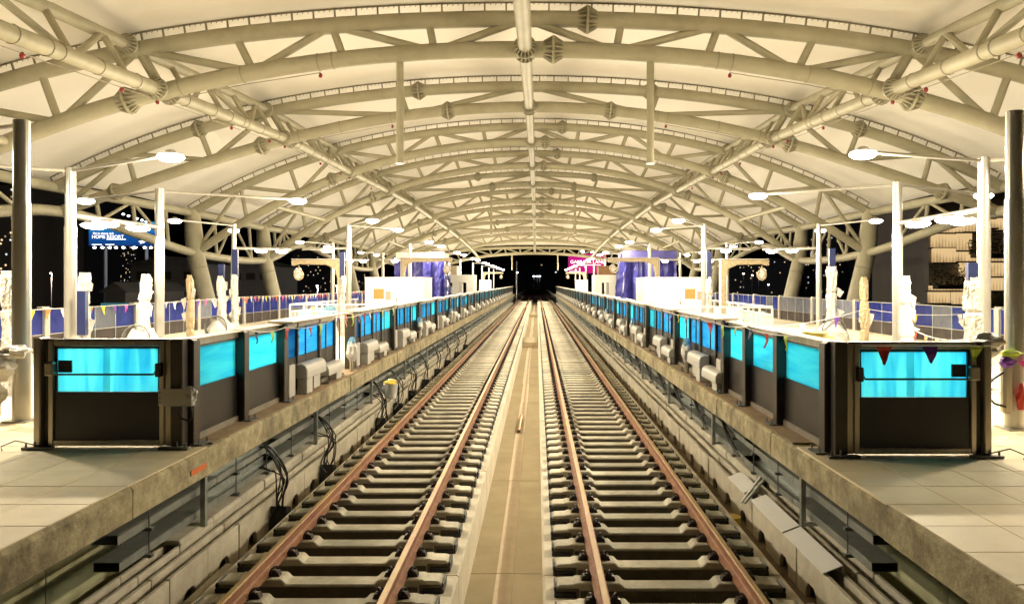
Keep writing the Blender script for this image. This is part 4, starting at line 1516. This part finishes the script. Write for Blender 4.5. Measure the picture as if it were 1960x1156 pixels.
gantry(-7.15, -8.95, 30.0, 3.88, "cream-wrapped sign gantry with hanging bag left of the left inner lamp post", seed=1)
gantry(7.55, 9.25, 30.0, 3.88, "cream-wrapped sign gantry with hanging coil right of the right white kiosk", seed=2)
gantry(-6.4, -3.95, 40.0, 4.25, "cream-wrapped sign gantry reaching towards the tracks in front of the left tarpaulin", seed=3)
gantry(6.5, 4.05, 40.0, 4.25, "cream-wrapped sign gantry reaching towards the tracks in front of the right tarpaulin", seed=4)
gantry(-6.0, -3.7, 95.0, 4.25, "small far wrapped gantry over the far left platform", seed=5)
gantry(6.1, 3.9, 95.0, 4.25, "small far wrapped gantry over the far right platform", seed=6)

for sg, x0, x1 in ((-1, -7.5, -4.82), (1, 5.33, 8.38)):
    t = thing("kiosk", ((x0 + x1) / 2, 37.5, PZ), "plain white boxed-in kiosk with an orange notice on the %s platform" % SIDE[sg], "kiosk", "white kiosks")
    part("walls", MB().box(x0, x1, 36, 39, PZ, 3.22), "white_paint", t, bevel=0.01)
    part("roof_edge", MB().box(x0 - 0.02, x1 + 0.02, 35.98, 39.02, 3.222, 3.25), "white_paint", t)
    part("panel_seam", MB().box((x0 + x1) / 2 - 0.012, (x0 + x1) / 2 + 0.012, 35.992, 35.999, PZ + 0.1, 3.2), "box_grey", t)
    part("door_handle", MB().box((x0 + x1) / 2 + 0.1, (x0 + x1) / 2 + 0.14, 35.94, 35.99, PZ + 0.95, PZ + 1.2), "galv_dark", t)
    a = P(715, 0, 36).x if sg < 0 else P(1311, 0, 36).x
    part("notice", MB().box(a, a + 0.48, 35.985, 35.998, 2.25, 2.72), "flag_orange", t, label="faded orange notice")
    part("notice", MB().box(a + 0.55, a + 0.8, 35.985, 35.998, 2.2, 2.6), "flag_salmon", t)

# tarpaulin-covered lift shafts
for sg, x0, x1, zt in ((-1, -8.15, -5.15, 4.40), (1, 5.6, 8.75, 4.85)):
    t = thing("tarpaulin_shaft", ((x0 + x1) / 2, 48.5, PZ), "lift shaft covered with creased blue-violet tarpaulin on the %s platform" % SIDE[sg], "tarpaulin", "covered lift shafts")
    rr = random.Random(5 + sg)
    vs_, fs = [], []
    per = []
    ya, yb = 47.0, 50.0
    nx = 26
    for k in range(nx):
        per.append((x0 + (x1 - x0) * k / nx, ya))
    for k in range(12):
        per.append((x1, ya + (yb - ya) * k / 12))
    for k in range(nx):
        per.append((x1 - (x1 - x0) * k / nx, yb))
    for k in range(12):
        per.append((x0, yb - (yb - ya) * k / 12))
    n = len(per)
    m_ = 14
    cx, cyy = (x0 + x1) / 2, 48.5
    off = [rr.uniform(-1, 1) for _ in range(n)]
    for j in range(m_ + 1):
        v = j / m_
        for k, (px_, py_) in enumerate(per):
            amp = 0.17 * (1 - v) + 0.04
            w = amp * (off[k] * 1.1 + math.sin(k * 0.9 + 2 * v) * 0.5 + math.sin(k * 0.37 - 5 * v) * 0.5 + rr.uniform(-0.35, 0.35))
            d = Vector((0, -1) if py_ == ya else ((0, 1) if py_ == yb else ((1, 0) if px_ == x1 else (-1, 0))))
            vs_.append((px_ + d.x * w * 1.2, py_ + d.y * w * 1.2, PZ + (zt - PZ) * v + (0.03 * math.sin(k * 0.6) if 0 < j else 0)))
    for j in range(m_):
        for k in range(n):
            fs.append((j * n + k, j * n + (k + 1) % n, (j + 1) * n + (k + 1) % n, (j + 1) * n + k))
    fs.append(tuple(m_ * n + k for k in range(n)))
    part("tarpaulin", MB().add(vs_, fs), "tarp", t)
    if sg < 0:
        part("shaft_head", MB().box(x0 + 0.05, x1 - 0.05, 47.2, 49.9, zt + 0.05, zt + 0.42), "cap_cream", t, bevel=0.02)
    else:
        part("top_skirt", MB().box(x0 + 0.05, x1 + 0.02, 46.85, 50.1, zt - 0.40, zt + 0.06), "tarp_dark", t, bevel=0.03)
    # far portal frame behind
    xa, xb = (-6.6, -4.1) if sg < 0 else (4.5, 7.0)
    t = thing("white_portal", ((xa + xb) / 2, 57, PZ), "white stair-head portal with two openings beyond the %s tarpaulin" % SIDE[sg], "portal", "white portals")
    part("lintel", MB().box(xa, xb, 55.5, 58.5, 3.0, 3.55), "white_paint", t)
    for a in (xa, (xa + xb) / 2 - 0.25, xb - 0.5):
        part("pier", MB().box(a, a + 0.5, 55.5, 58.5, PZ, 2.998), "white_paint", t)
    part("equipment_box", MB().box(xa + 0.3, xa + 1.3, 55.8, 57.5, 3.552, 4.2), "wood" if sg > 0 else "cap_cream", t)
    t = thing("white_cabinet", (sg * 5.6, 92, PZ), "tall white cabinet standing on the far %s platform" % SIDE[sg], "cabinet", "far white cabinets")
    part("cabinet_body", MB().box(sg * 5.0, sg * 6.3, 91, 93, PZ, 3.3), "white_paint", t, bevel=0.02)
    part("cabinet_plinth", MB().box(sg * 4.95, sg * 6.35, 90.95, 93.05, PZ + 0.001, PZ + 0.12), "box_grey", t)
solo("green_crate", MB().box(-5.1, -4.1, 45.5, 46.6, PZ, PZ + 0.62).box(-5.0, -4.2, 45.49, 46.61, PZ + 0.2, PZ + 0.5), "green_paint", "green crate at the foot of the left tarpaulin", "crate", loc=(-4.6, 46, PZ), bevel=0.02)
solo("lime_crate", MB().box(-4.95, -4.2, 50.5, 51.4, PZ, PZ + 0.75).box(-4.85, -4.3, 50.48, 51.42, PZ + 0.2, PZ + 0.6), "lime", "lime green crate right of the green one by the left tarpaulin", "crate", loc=(-4.6, 51, PZ), bevel=0.02)

# white stair railings
def railing(path, label, sheet=None):
    t = thing("stair_railing", (path[0][0], path[0][1], PZ), label, "railing", "white stair railings")
    for i in range(len(path) - 1):
        a, b_ = Vector((*path[i], PZ)), Vector((*path[i + 1], PZ))
        L = (b_ - a).length
        for z in (0.08, 0.85, 1.10):
            part("rail_bar", MB().beam(a + Vector((0, 0, z)), b_ + Vector((0, 0, z)), 0.05, 0.06 if z > 1 else 0.04), "white_paint", t)
        n = max(2, int(L / 0.16))
        bal = MB().box(-0.012, 0.012, -0.012, 0.012, 0.10, 0.83).mesh("baluster", "white_paint")
        pst = MB().box(-0.03, 0.03, -0.03, 0.03, 0, 1.07).mesh("rail_post", "white_paint")
        for k in range(n + 1):
            p = a.lerp(b_, k / n)
            inst("rail_post" if k % 10 == 0 else "baluster", pst if k % 10 == 0 else bal, t, p)
    if sheet:
        a, b_ = sheet[0], sheet[1]
        vs_, fs = [], []
        for k in range(31):
            f = k / 30
            x = a[0] + (b_[0] - a[0]) * f + 0.05 * math.sin(k * 1.3)
            y_ = a[1] + (b_[1] - a[1]) * f
            vs_ += [(x - 0.06 * sheet[2], y_, PZ + 0.9 + 0.03 * math.sin(k * 0.8)), (x - 0.12 * sheet[2] + 0.06 * math.sin(k * 2.1), y_, PZ + 0.05)]
        fs = [(2 * k, 2 * k + 1, 2 * k + 3, 2 * k + 2) for k in range(30)]
        part("plastic_sheet", MB().add(vs_, fs), sheet[3], t, smooth=True)
    return t


railing([(-5.9, 29.2), (-8.7, 28.9), (-8.5, 39.0)], "white stair railing hung with pale blue plastic sheet on the left platform", ((-8.6, 29.4), (-8.55, 36.0), -1, "blue_sheet"))
railing([(5.6, 26.2), (8.15, 25.8), (8.4, 35.4), (6.0, 35.6)], "white stair railing hung with white sheet on the right platform", ((8.2, 26.6), (8.35, 33.0), 1, "film_pale"))
t = thing("step_ladder", (-8.1, 29.6, PZ), "yellow and aluminium step ladder standing inside the left stair railing", "ladder")
for s in (-1, 1):
    part("stile", MB().beam((-8.3 + s * 0.0, 29.5 + s * 0.2, PZ), (-8.05, 29.5 + s * 0.14, PZ + 1.0), 0.05, 0.03), "alu_white", t)
    part("back_stile", MB().beam((-7.6, 29.5 + s * 0.2, PZ), (-8.03, 29.5 + s * 0.14, PZ + 1.0), 0.04, 0.03), "yellow_plastic", t)
for k in range(4):
    part("tread", MB().box(-8.3 + k * 0.06, -8.16 + k * 0.06, 29.33, 29.67, PZ + 0.2 + k * 0.22, PZ + 0.23 + k * 0.22), "alu_white", t)
t = thing("step_ladder", (7.6, 26.8, PZ), "aluminium step ladder with yellow straps inside the right stair railing", "ladder")
for s in (-1, 1):
    part("stile", MB().beam((6.7, 26.8 + s * 0.2, PZ), (7.35, 26.8 + s * 0.14, PZ + 1.05), 0.05, 0.03), "alu_white", t)
    part("back_stile", MB().beam((7.7, 26.8 + s * 0.2, PZ), (7.38, 26.8 + s * 0.14, PZ + 1.05), 0.05, 0.03), "yellow_plastic", t)
for k in range(4):
    part("tread", MB().box(6.78 + k * 0.14, 6.92 + k * 0.14, 26.63, 26.97, PZ + 0.2 + k * 0.22, PZ + 0.23 + k * 0.22), "alu_white", t)
solo("tarpaulin_heap", crumple((4.55, 11.6, PZ + 0.62), 0.42, 0.55, 0.28, 21, 0.25, 18, 10), "yellow_plastic", "crumpled yellow tarpaulin heap behind the right screen panels", "tarpaulin", loc=(4.55, 11.6, PZ + 0.62), smooth=True)
solo("heap_stand", MB().box(4.15, 4.95, 11.1, 12.1, PZ, PZ + 0.66).box(4.1, 5.0, 11.05, 12.15, PZ + 0.661, PZ + 0.69), "wood", "wooden box under the yellow tarpaulin heap on the right platform", "box", loc=(4.55, 11.6, PZ))

# small things on the track side
t = thing("paint_bucket", (-3.42, 14.05, -0.3), "paint bucket with yellow contents hanging above the left cable trough", "bucket")
bc = P(748, 745, 14.2)
part("bucket_body", MB().lathe([(0.10, -0.16), (0.13, 0.08), (0.135, 0.10)], 14, bc), "bucket", t, smooth=True)
part("contents", crumple((bc.x, bc.y, bc.z + 0.06), 0.12, 0.12, 0.06, 12, 0.3), "yellow_plastic", t, smooth=True)
part("handle", MB().tube([(bc.x - 0.13, bc.y, bc.z + 0.08), (bc.x - 0.08, bc.y, bc.z + 0.25), (bc.x + 0.08, bc.y, bc.z + 0.25), (bc.x + 0.13, bc.y, bc.z + 0.08)], 0.006, 5), "galv_dark", t)
t["label"] = "paint bucket with yellow contents among the cables of the left trough"
t = thing("steel_offcut", (-0.08, 20.8, -0.89), "short rusty pipe offcut lying in the drain channel", "pipe")
part("pipe_wall", MB().tube([(-0.07, 20.3, -0.85), (-0.04, 22.6, -0.85)], 0.045, 12, caps=False), "copper_tube", t, smooth=True)
part("pipe_bore", MB().tube([(-0.07, 20.305, -0.85), (-0.04, 22.595, -0.85)], 0.036, 12), "rubber", t)
c = P(365, 911, 1.0)
solo("warning_sticker", MB().box(-EDGE + 0.016, -EDGE + 0.022, 8.62, 9.02, 0.87, 0.93), "orange", "orange sticker on the left platform edge beam", "sticker", loc=(-EDGE + 0.018, 8.62, 0.87))
t = thing("folded_trestle", (3.62, 12.0, -0.24), "thin folded metal bracket leaning over the right trough plates", "bracket")
part("bracket_leg", MB().beam((3.95, 11.95, 0.10), (3.52, 11.75, -0.30), 0.03, 0.03), "galvanised", t)
part("bracket_leg", MB().beam((3.95, 12.1, 0.12), (3.50, 11.85, -0.32), 0.03, 0.03), "alu_white", t)
part("bracket_bar", MB().beam((3.90, 11.9, 0.04), (3.90, 12.15, 0.04), 0.02, 0.02), "galv_dark", t)
solo("paint_tin", MB().lathe([(0.12, 0), (0.14, 0.2), (0.145, 0.21)], 14, (3.36, 11.9, -0.75)), "yellow_plastic", "dull yellow tin between the right slab and trough", "tin", loc=(3.36, 11.9, -0.75), smooth=True)

# ================================================================ bunting
def bunting(pts, cols, n, label, size=0.16, seed=1, sag=0.06):
    rr = random.Random(seed)
    t = thing("bunting", pts[0], label, "bunting", "strings of bunting")
    ps = [Vector(p) for p in pts]
    L = [(ps[i + 1] - ps[i]).length for i in range(len(ps) - 1)]
    T = sum(L)

    def at(s):
        s *= T
        for i, l in enumerate(L):
            if s <= l or i == len(L) - 1:
                f = min(s / l, 1)
                p = ps[i].lerp(ps[i + 1], f)
                p.z -= sag * 4 * f * (1 - f)
                return p, (ps[i + 1] - ps[i]).normalized()
            s -= l
    part("string", MB().tube([at(k / 60)[0] for k in range(61)], 0.006, 4), "white_paint", t)
    for k in range(n):
        p, d = at((k + 0.5) / n)
        d = Vector((d.x, d.y, 0)).normalized()
        s = size * rr.uniform(0.8, 1.1)
        b = MB()
        tw = rr.uniform(-0.12, 0.12)
        nn = Vector((-d.y, d.x, 0))
        rows = []
        for j in range(5):
            v = j / 4
            w = s * 0.62 * (1 - v ** (0.8 + 0.5 * abs(math.sin(k * 1.1))) * 0.88) * (1 - 0.25 * abs(math.sin(k * 3.1)) * v)
            o = nn * (tw * v * s + 0.012 * math.sin(v * 6 + k * 1.7)) + d * (0.10 * s * math.sin(k * 2.3) * v)
            rows.append((p - d * w + o - Vector((0, 0, s * 1.35 * v)), p + o * 1.3 + nn * 0.012 - Vector((0, 0, s * 1.35 * v)), p + d * w + o - Vector((0, 0, s * 1.35 * v))))
        vs_ = [q for r_ in rows for q in r_]
        fs = []
        for j in range(4):
            for q in range(2):
                a = j * 3 + q
                fs.append((a, a + 1, a + 4, a + 3))
        o = len(vs_)
        vs_ += [q + nn * 0.003 for q in vs_]
        fs += [tuple(x + o for x in f) for f in fs]
        b.add(vs_, fs)
        part("flag", b, "flag_" + cols[k % len(cols)], t)
    return t


zt = PZ + PH - 0.02
xl = -PSD + 0.145
bunting([(xl, 10.9, zt + 0.02), (xl, 12.5, zt - 0.03), (xl, 14.6, zt - 0.08), (-PSD + 0.3, 14.9, zt + 0.03), (-PSD + 0.29, 17.5, zt)], ["navy", "lime", "red", "blue", "red", "lime", "purple", "salmon", "lime", "blue"], 10,
        "string of coloured flags along the top of the left screen doors, near part", 0.145, 3, 0.05)
bunting([(xl, 16.2, zt + 0.05), (xl, 19.0, zt - 0.02), (-PSD + 0.3, 21.5, zt + 0.02)], ["orange", "yellow", "salmon", "red", "white", "purple", "yellow", "salmon", "lime"], 9,
        "string of orange, yellow and red flags on the left screen doors, farther part", 0.145, 4, 0.04)
xr = PSD - 0.145
bunting([(xr, 9.6, zt + 0.03), (xr, 12.1, zt), (xr, 14.2, zt - 0.03), (PSD - 0.3, 14.6, zt + 0.02), (PSD - 0.3, 19.0, zt + 0.02)], ["lime", "red", "navy", "yellow", "lime", "red", "blue", "salmon", "yellow", "purple", "pink", "lime"], 11,
        "string of coloured flags along the top of the right screen doors", 0.145, 5, 0.04)
t = bunting([(3.95, 8.55, PZ + 1.22), (5.45, 8.55, PZ + 1.22)], ["red", "purple", "lime"], 3, "three limp flags hung over the front of the right end gate", 0.15, 6, 0.0)
bunting([(4.6, 16, PZ + 1.0), (8.75, 19.9, PZ + 1.25), (12.6, 21.5, PZ + 1.1)], ["red", "white", "purple", "yellow", "yellow", "white"], 6, "loose string of flags tied to a wrapped post on the right platform", 0.2, 7, 0.12)
bunting([(8.4, 16.8, PZ + 0.95), (7.9, 13.5, PZ + 0.95)], ["red", "orange", "yellow", "orange", "red"], 5, "red and orange flags strung between two wrapped posts on the right", 0.2, 8, 0.12)
bunting([(-FEN + 0.16, 14, PZ + 1.24), (-FEN + 0.16, 34, PZ + 1.28)], ["yellow", "orange", "white", "white", "orange", "yellow", "purple", "pink", "white"], 30, "string of coloured flags along the near left glass fence", 0.2, 9, 0.06)
bunting([(-FEN + 0.16, 34.2, PZ + 1.28), (-FEN + 0.16, 62, PZ + 1.3)], ["white", "red", "orange", "white", "pink", "salmon", "white", "yellow"], 56, "dense string of white, red and yellow flags along the far left glass fence", 0.2, 10, 0.05)

# ================================================================ the city at night
def tower(px0, px1, ptop, d, depth, m, label, seed, rows, cols, lit, name="apartment_tower"):
    a, b_ = P(px0, ptop, d), P(px1, ptop, d)
    t = thing(name, ((a.x + b_.x) / 2, d, -8.5), label, "building", "towers behind the station")
    part("wall", MB().box(a.x, b_.x, d, d + depth, -8.5, a.z), m, t)
    part("parapet", MB().box(a.x - 0.5, b_.x + 0.5, d - 0.5, d + depth + 0.5, a.z + 0.01, a.z + 1.2), m, t)
    rr = random.Random(seed)
    H = a.z + 8.5
    cw, rh = (b_.x - a.x) / cols, H / rows
    wm = {}
    for nm in ("window_warm", "window_white", "window_dim"):
        wm[nm] = MB().box(-cw * 0.15, cw * 0.15, -0.12, 0.02, -rh * 0.22, rh * 0.22).mesh("lit_window", nm)
    dark = MB().box(-cw * 0.3, cw * 0.3, -0.05, 0.02, -rh * 0.3, rh * 0.3).mesh("dark_window", "mullion")
    for r_ in range(rows):
        for c_ in range(cols):
            z = -8.5 + (r_ + 0.5) * rh
            if z < -3:
                continue
            x = a.x + (c_ + 0.5) * cw
            if rr.random() < lit:
                inst("lit_window", wm[rr.choice(("window_warm", "window_warm", "window_dim", "window_white"))], t, (x + rr.uniform(-.2, .2) * cw, d, z))
    for r_ in range(1, rows, 2):
        part("floor_band", MB().box(a.x, b_.x, d - 0.25, d, -8.5 + r_ * rh - 0.2, -8.5 + r_ * rh + 0.1), m, t)
    return t


tower(-60, 55, 360, 330, 40, "tower_brown", "dark brown apartment tower with sparse lit windows at the far left", 1, 34, 12, 0.22)
tower(62, 155, 330, 420, 40, "tower_dark", "dark tower with a few warm windows left of the blue billboard", 2, 44, 12, 0.2)
tower(140, 260, 470, 520, 40, "tower_dark", "dark apartment block with many small lit windows under the blue billboard", 3, 44, 36, 0.16)
tower(560, 700, 470, 520, 40, "tower_dark", "far dark block with few lights seen through the left gantry", 4, 34, 30, 0.07)
tower(1540, 1640, 440, 480, 40, "tower_dark", "dark tower with red-white window columns behind the right columns", 5, 40, 20, 0.08)
tower(1660, 1780, 400, 450, 40, "tower_dark", "unlit dark tower left of the glowing building", 6, 40, 18, 0.03)
tower(1380, 1530, 500, 420, 40, "tower_dark", "low dark block with scattered lights behind the right gantry", 7, 24, 30, 0.06)
tower(950, 1110, 505, 900, 60, "tower_dark", "very dark blocks at the end of the tracks", 8, 12, 16, 0.01)
# long grey sheds just beyond the left fence
for n, (a, b_, tp, d, lb) in enumerate(((250, 385, 505, 120, "long unlit grey shed beyond the left fence"), (200, 240, 560, 90, "small white-walled hut lit by a lamp beyond the left fence"), (440, 520, 510, 140, "second unlit grey shed beyond the left columns"))):
    p0, p1 = P(a, tp, d), P(b_, tp, d)
    t = thing("shed", ((p0.x + p1.x) / 2, d, -8.5), lb, "shed", "sheds beyond the fence")
    part("wall", MB().box(p0.x, p1.x, d, d + 15, -8.5, p0.z), "shed_grey", t)
    part("roof", MB().prism([(p0.x - 0.5, p0.z + 0.01), (p1.x + 0.5, p0.z + 0.01), ((p0.x + p1.x) / 2, p0.z + 1.2)], 'y', d - 0.4, d + 15.4), "shed_grey", t)
    for q in range(3):
        xx = p0.x + (p1.x - p0.x) * (q + 0.5) / 3
        part("window", MB().box(xx - 0.8, xx + 0.8, d - 0.06, d + 0.02, p0.z - 2.4, p0.z - 1.2), "mullion" if n != 1 else "cyan_window", t)

# blue billboard on the left
d = 200.0
a, b_ = P(170, 425, d), P(302, 470, d)
t = thing("billboard", ((a.x + b_.x) / 2, d, -8.5), "lit blue advertising billboard reading HOME RESORT behind the left platform", "billboard")
part("panel", MB().box(a.x, b_.x, d, d + 0.6, b_.z, a.z), "billboard_blue", t)
part("frame", MB().box(a.x - 0.2, b_.x + 0.2, d + 0.61, d + 0.9, b_.z - 0.2, a.z + 0.2), "mullion", t)
for s in (0.2, 0.8):
    x = a.x + (b_.x - a.x) * s
    part("mast", MB().tube([(x, d + 1.4, -8.5), (x, d + 1.4, a.z)], 0.4, 8), "tower_dark", t)


def letters(body, px, py, size, d, parent, m="sign_white", rot=None):
    me = text_mesh(body, size, m)
    p = P(px, py, d)
    o = inst("lettering", me, parent, (p.x, p.y - 0.06, p.z), rot=(math.radians(90), 0, 0))
    return o


letters("HOME RESORT", 176, 456.5, 1.22, d, t)
letters("Dự án phong cách", 178, 448.5, 0.72, d, t)
part("rule", MB().box(P(176, 0, d).x, P(195, 0, d).x, d - 0.06, d - 0.01, P(0, 469, d).z, P(0, 467.6, d).z), "sign_white", t)
part("rule", MB().box(P(202, 0, d).x, P(219, 0, d).x, d - 0.06, d - 0.01, P(0, 469, d).z, P(0, 467.6, d).z), "sign_white", t)
part("tag_line", MB().box(P(204, 0, d).x, P(241, 0, d).x, d - 0.06, d - 0.01, P(0, 459, d).z, P(0, 457.7, d).z), "sign_white", t)
part("logo", MB().lathe([(0.7, 0), (0.7, 0.05)], 3, (P(272, 0, d).x, d - 0.01, P(0, 463, d).z), (0, -1, 0)).box(P(266, 0, d).x, P(279, 0, d).x, d - 0.05, d - 0.01, P(0, 463.5, d).z, P(0, 461.5, d).z), "sign_white", t)
part("logo", MB().box(P(284, 0, d).x, P(297, 0, d).x, d - 0.05, d - 0.01, P(0, 463, d).z, P(0, 460.5, d).z).lathe([(0.45, 0), (0.45, 0.05)], 10, (P(288, 0, d).x, d - 0.01, P(0, 460, d).z), (0, -1, 0)), "sign_white", t)
for k, px in enumerate((181, 196, 210, 222, 236, 257, 277, 289)):
    c = P(px, 476, d - 3)
    part("flood_lamp", MB().lathe([(0.2, 0), (0.42 if k != 5 else 0.8, 0.25), (0.2, 0.5)], 8, c), "spark_white", t)
    part("lamp_arm", MB().tube([c + Vector((0, 0, 0.2)), P(px - 3, 470, d)], 0.06, 4), "mullion", t)
for k, px in enumerate((221, 236, 246, 262, 272, 280)):
    c = P(px, 407 + (px - 221) * 0.32, d - 3)
    part("flood_lamp", MB().lathe([(0.15, 0), (0.35, 0.2), (0.15, 0.4)], 8, c), "spark_white", t)

# pink billboard on the right
d = 260.0
a, b_ = P(1088, 486, d), P(1160, 523, d)
t = thing("billboard", ((a.x + b_.x) / 2, d, -8.5), "lit magenta billboard reading GAMUDA LAND behind the far right platform", "billboard")
part("panel", MB().box(a.x, b_.x, d, d + 0.6, b_.z, a.z), "billboard_pink", t)
part("frame", MB().box(a.x - 0.2, b_.x + 0.2, d + 0.61, d + 0.9, b_.z - 0.2, a.z + 0.2), "mullion", t)
letters("GAMUDA LAND", 1091.5, 504.5, 1.62, d, t)
part("rule", MB().box(P(1090, 0, d).x, P(1108, 0, d).x, d - 0.06, d - 0.01, P(0, 521.5, d).z, P(0, 519.5, d).z), "sign_white", t)
part("tag_line", MB().box(P(1112, 0, d).x, P(1150, 0, d).x, d - 0.06, d - 0.01, P(0, 508, d).z, P(0, 507, d).z), "sign_white", t)
for k, px in enumerate((1115, 1133)):
    c = P(px, 484, d - 4)
    part("flood_lamp", MB().lathe([(0.3, 0), (0.6, 0.4), (0.3, 0.8)], 8, c), "spark_white", t)
x = (a.x + b_.x) / 2
part("mast", MB().tube([(x, d + 1.4, -8.5), (x, d + 1.4, a.z)], 0.5, 8), "tower_dark", t)

# glowing building with planted terraces on the right
d = 110.0
t = thing("glowing_building", (P(1860, 0, d).x, d, -8.5), "warm glowing building with pleated lit screens and planted terraces at the right", "building")
c0, c1 = P(1786, 300, d), P(2060, 600, d)
part("core", MB().box(c0.x, c1.x, d + 1.2, d + 20, -8.5, c0.z), "tower_brown", t)
scr = [(1786, 1830, 436, 445), (1831, 1845, 434, 444), (1845, 1872, 425, 443), (1874, 1893, 418, 442), (1895, 1910, 420, 436), (1911, 1935, 418, 440), (1786, 1830, 448, 473), (1831, 1861, 447, 479), (1786, 1830, 475, 502),
       (1831, 1860, 475, 500), (1851, 1893, 489, 500), (1894, 1960, 489, 500), (1840, 1893, 502, 529), (1894, 1960, 502, 529), (1862, 1893, 531, 556), (1894, 1960, 531, 556),
       (1780, 1821, 547, 556), (1823, 1848, 547, 556), (1780, 1821, 559, 580), (1823, 1850, 559, 582), (1852, 1893, 560, 584), (1936, 1970, 418, 486)]
for q, (x0, x1, y0, y1) in enumerate(scr):
    p0, p1 = P(x0 + 0.4, y0, d), P(x1 - 0.4, y1, d)
    dd = d + (0.0 if q % 3 else 0.25)
    part("lit_screen", MB().box(p0.x, p1.x, dd, dd + 0.5, p1.z, p0.z), "curtain_glow", t)
    part("floor_edge", MB().box(p0.x - 0.1, p1.x + 0.1, dd - 0.15, dd + 1.2, p1.z - 0.22, p1.z - 0.02), "mullion", t)


def leafmass(px0, px1, py0, py1, d, n, seed):
    rr = random.Random(seed)
    b = MB()
    for k in range(n):
        p = P(rr.uniform(px0, px1), py1 - (py1 - py0) * rr.random() ** 1.3, d - rr.uniform(0, 1.6))
        s = rr.uniform(0.2, 0.55)
        e = Vector((rr.uniform(-1, 1), rr.uniform(-1, 1), rr.uniform(-0.4, 1))).normalized() * s
        f = e.orthogonal().normalized() * s * 0.28
        b.add([p - f * 0.2, p + e * 0.5 + f, p + e, p + e * 0.5 - f], [(0, 1, 2, 3)])
    return b


for q, (x0, x1, y0, y1, lb) in enumerate(((1783, 1848, 505, 545, "dark palm-like shrubs on the second lit terrace of the glowing building"), (1893, 1930, 447, 487, "dark shrubs on the upper right terrace of the glowing building"),
                                          (1855, 1900, 460, 486, "small shrubs left of the upper terrace planting of the glowing building"), (1890, 1930, 560, 586, "dark shrubs at the foot of the glowing building"))):
    p = P((x0 + x1) / 2, y1, d - 0.8)
    tt = thing("terrace_shrub", p, lb, "shrub", "terrace planting")
    part("foliage", leafmass(x0, x1, y0, y1, d - 0.2, 420, 40 + q), "leaf", tt, kind="stuff")
    st = MB()
    for k in range(8):
        g = P(x0 + (x1 - x0) * (k + 0.5) / 8, y1, d - 0.9)
        st.tube([g, g + Vector((RN.uniform(-.4, .4), 0, 1.6))], 0.05, 5)
    part("stems", st, "wood", tt)
    part("planter", MB().box(P(x0, 0, d).x, P(x1, 0, d).x, d - 1.8, d - 0.3, P(0, y1, d).z - 0.6, P(0, y1, d).z), "mullion", tt)

# street lamps and small far lights
spots = [(97, 523, 150, "spark_warm", "orange street lamp glowing left of the second wrapped post"), (338, 497, 180, "spark_white", "white street lamp left of the tilted left column"),
         (1698, 524, 160, "spark_white", "white street lamp right of the tilted right column"), (1022, 529, 600, "spark_white", "left of three small white lights at the end of the tracks"),
         (1028, 529, 600, "spark_white", "middle of three small white lights at the end of the tracks"), (1033, 529, 600, "spark_white", "right of three small white lights at the end of the tracks"),
         (990, 522, 240, "spark_white", "white lamp on the mast left of the dark track end"), (1423, 524, 300, "spark_warm", "leftmost of the scattered lights behind the right gantry"),
         (1440, 527, 300, "spark_warm", "second of the scattered lights behind the right gantry"), (1453, 532, 300, "spark_white", "third of the scattered lights behind the right gantry"),
         (607, 547, 220, "spark_white", "white light low behind the left gantry"), (644, 547, 220, "spark_warm", "yellowish light beside the left gantry post"),
         (1471, 545, 260, "spark_white", "small white lamp right of the hanging coil of the right gantry")]
for px, py, d, m, lb in spots:
    c = P(px, py, d)
    t = thing("street_lamp", (c.x, d, -8.5), lb, "street lamp", "far street lamps")
    s = d * 0.0014
    part("lamp", MB().lathe([(s * 0.4, -s * 0.5), (s, -s * 0.1), (s * 0.8, s * 0.4), (s * 0.2, s * 0.6)], 8, c), m, t)
    if d < 230:
        ld = bpy.data.lights.new("street_light", 'POINT')
        ld.energy = 22000
        ld.shadow_soft_size = 0.3
        ld.color = (1.0, 0.8, 0.55) if m == "spark_warm" else (0.85, 0.92, 1.0)
        lo_ = bpy.data.objects.new("street_light", ld)
        COL.objects.link(lo_)
        lo_.parent = t
        lo_.location = (0, -s * 2, c.z + 8.5)
    part("mast", MB().tube([(c.x, d + s * 1.3, -8.5), (c.x, d + s * 1.3, c.z)], s * 0.25, 5), "tower_dark", t)
c = P(989, 500, 150)
t = thing("track_mast", (c.x, 150, -0.5), "thin pale mast left of the tracks just beyond the station", "mast")
part("mast_pole", MB().tube([(c.x, 150, -0.5), (c.x, 150, c.z)], 0.07, 8), "steel_pole", t)
part("mast_foot", MB().box(c.x - 0.25, c.x + 0.25, 149.75, 150.25, -0.9, -0.5), "concrete", t)
# far viaduct beyond the station so the tracks do not end in the air
solo("viaduct", MB().box(-5.2, 5.2, YEND + 0.5, 400, -2.6, -1.32).box(-5.2, -4.95, YEND + 0.5, 400, -1.32, -0.1).box(4.95, 5.2, YEND + 0.5, 400, -1.32, -0.1), "concrete", None, None, kind="structure")
print("objects", len(bpy.data.objects), "lights", NL[0])
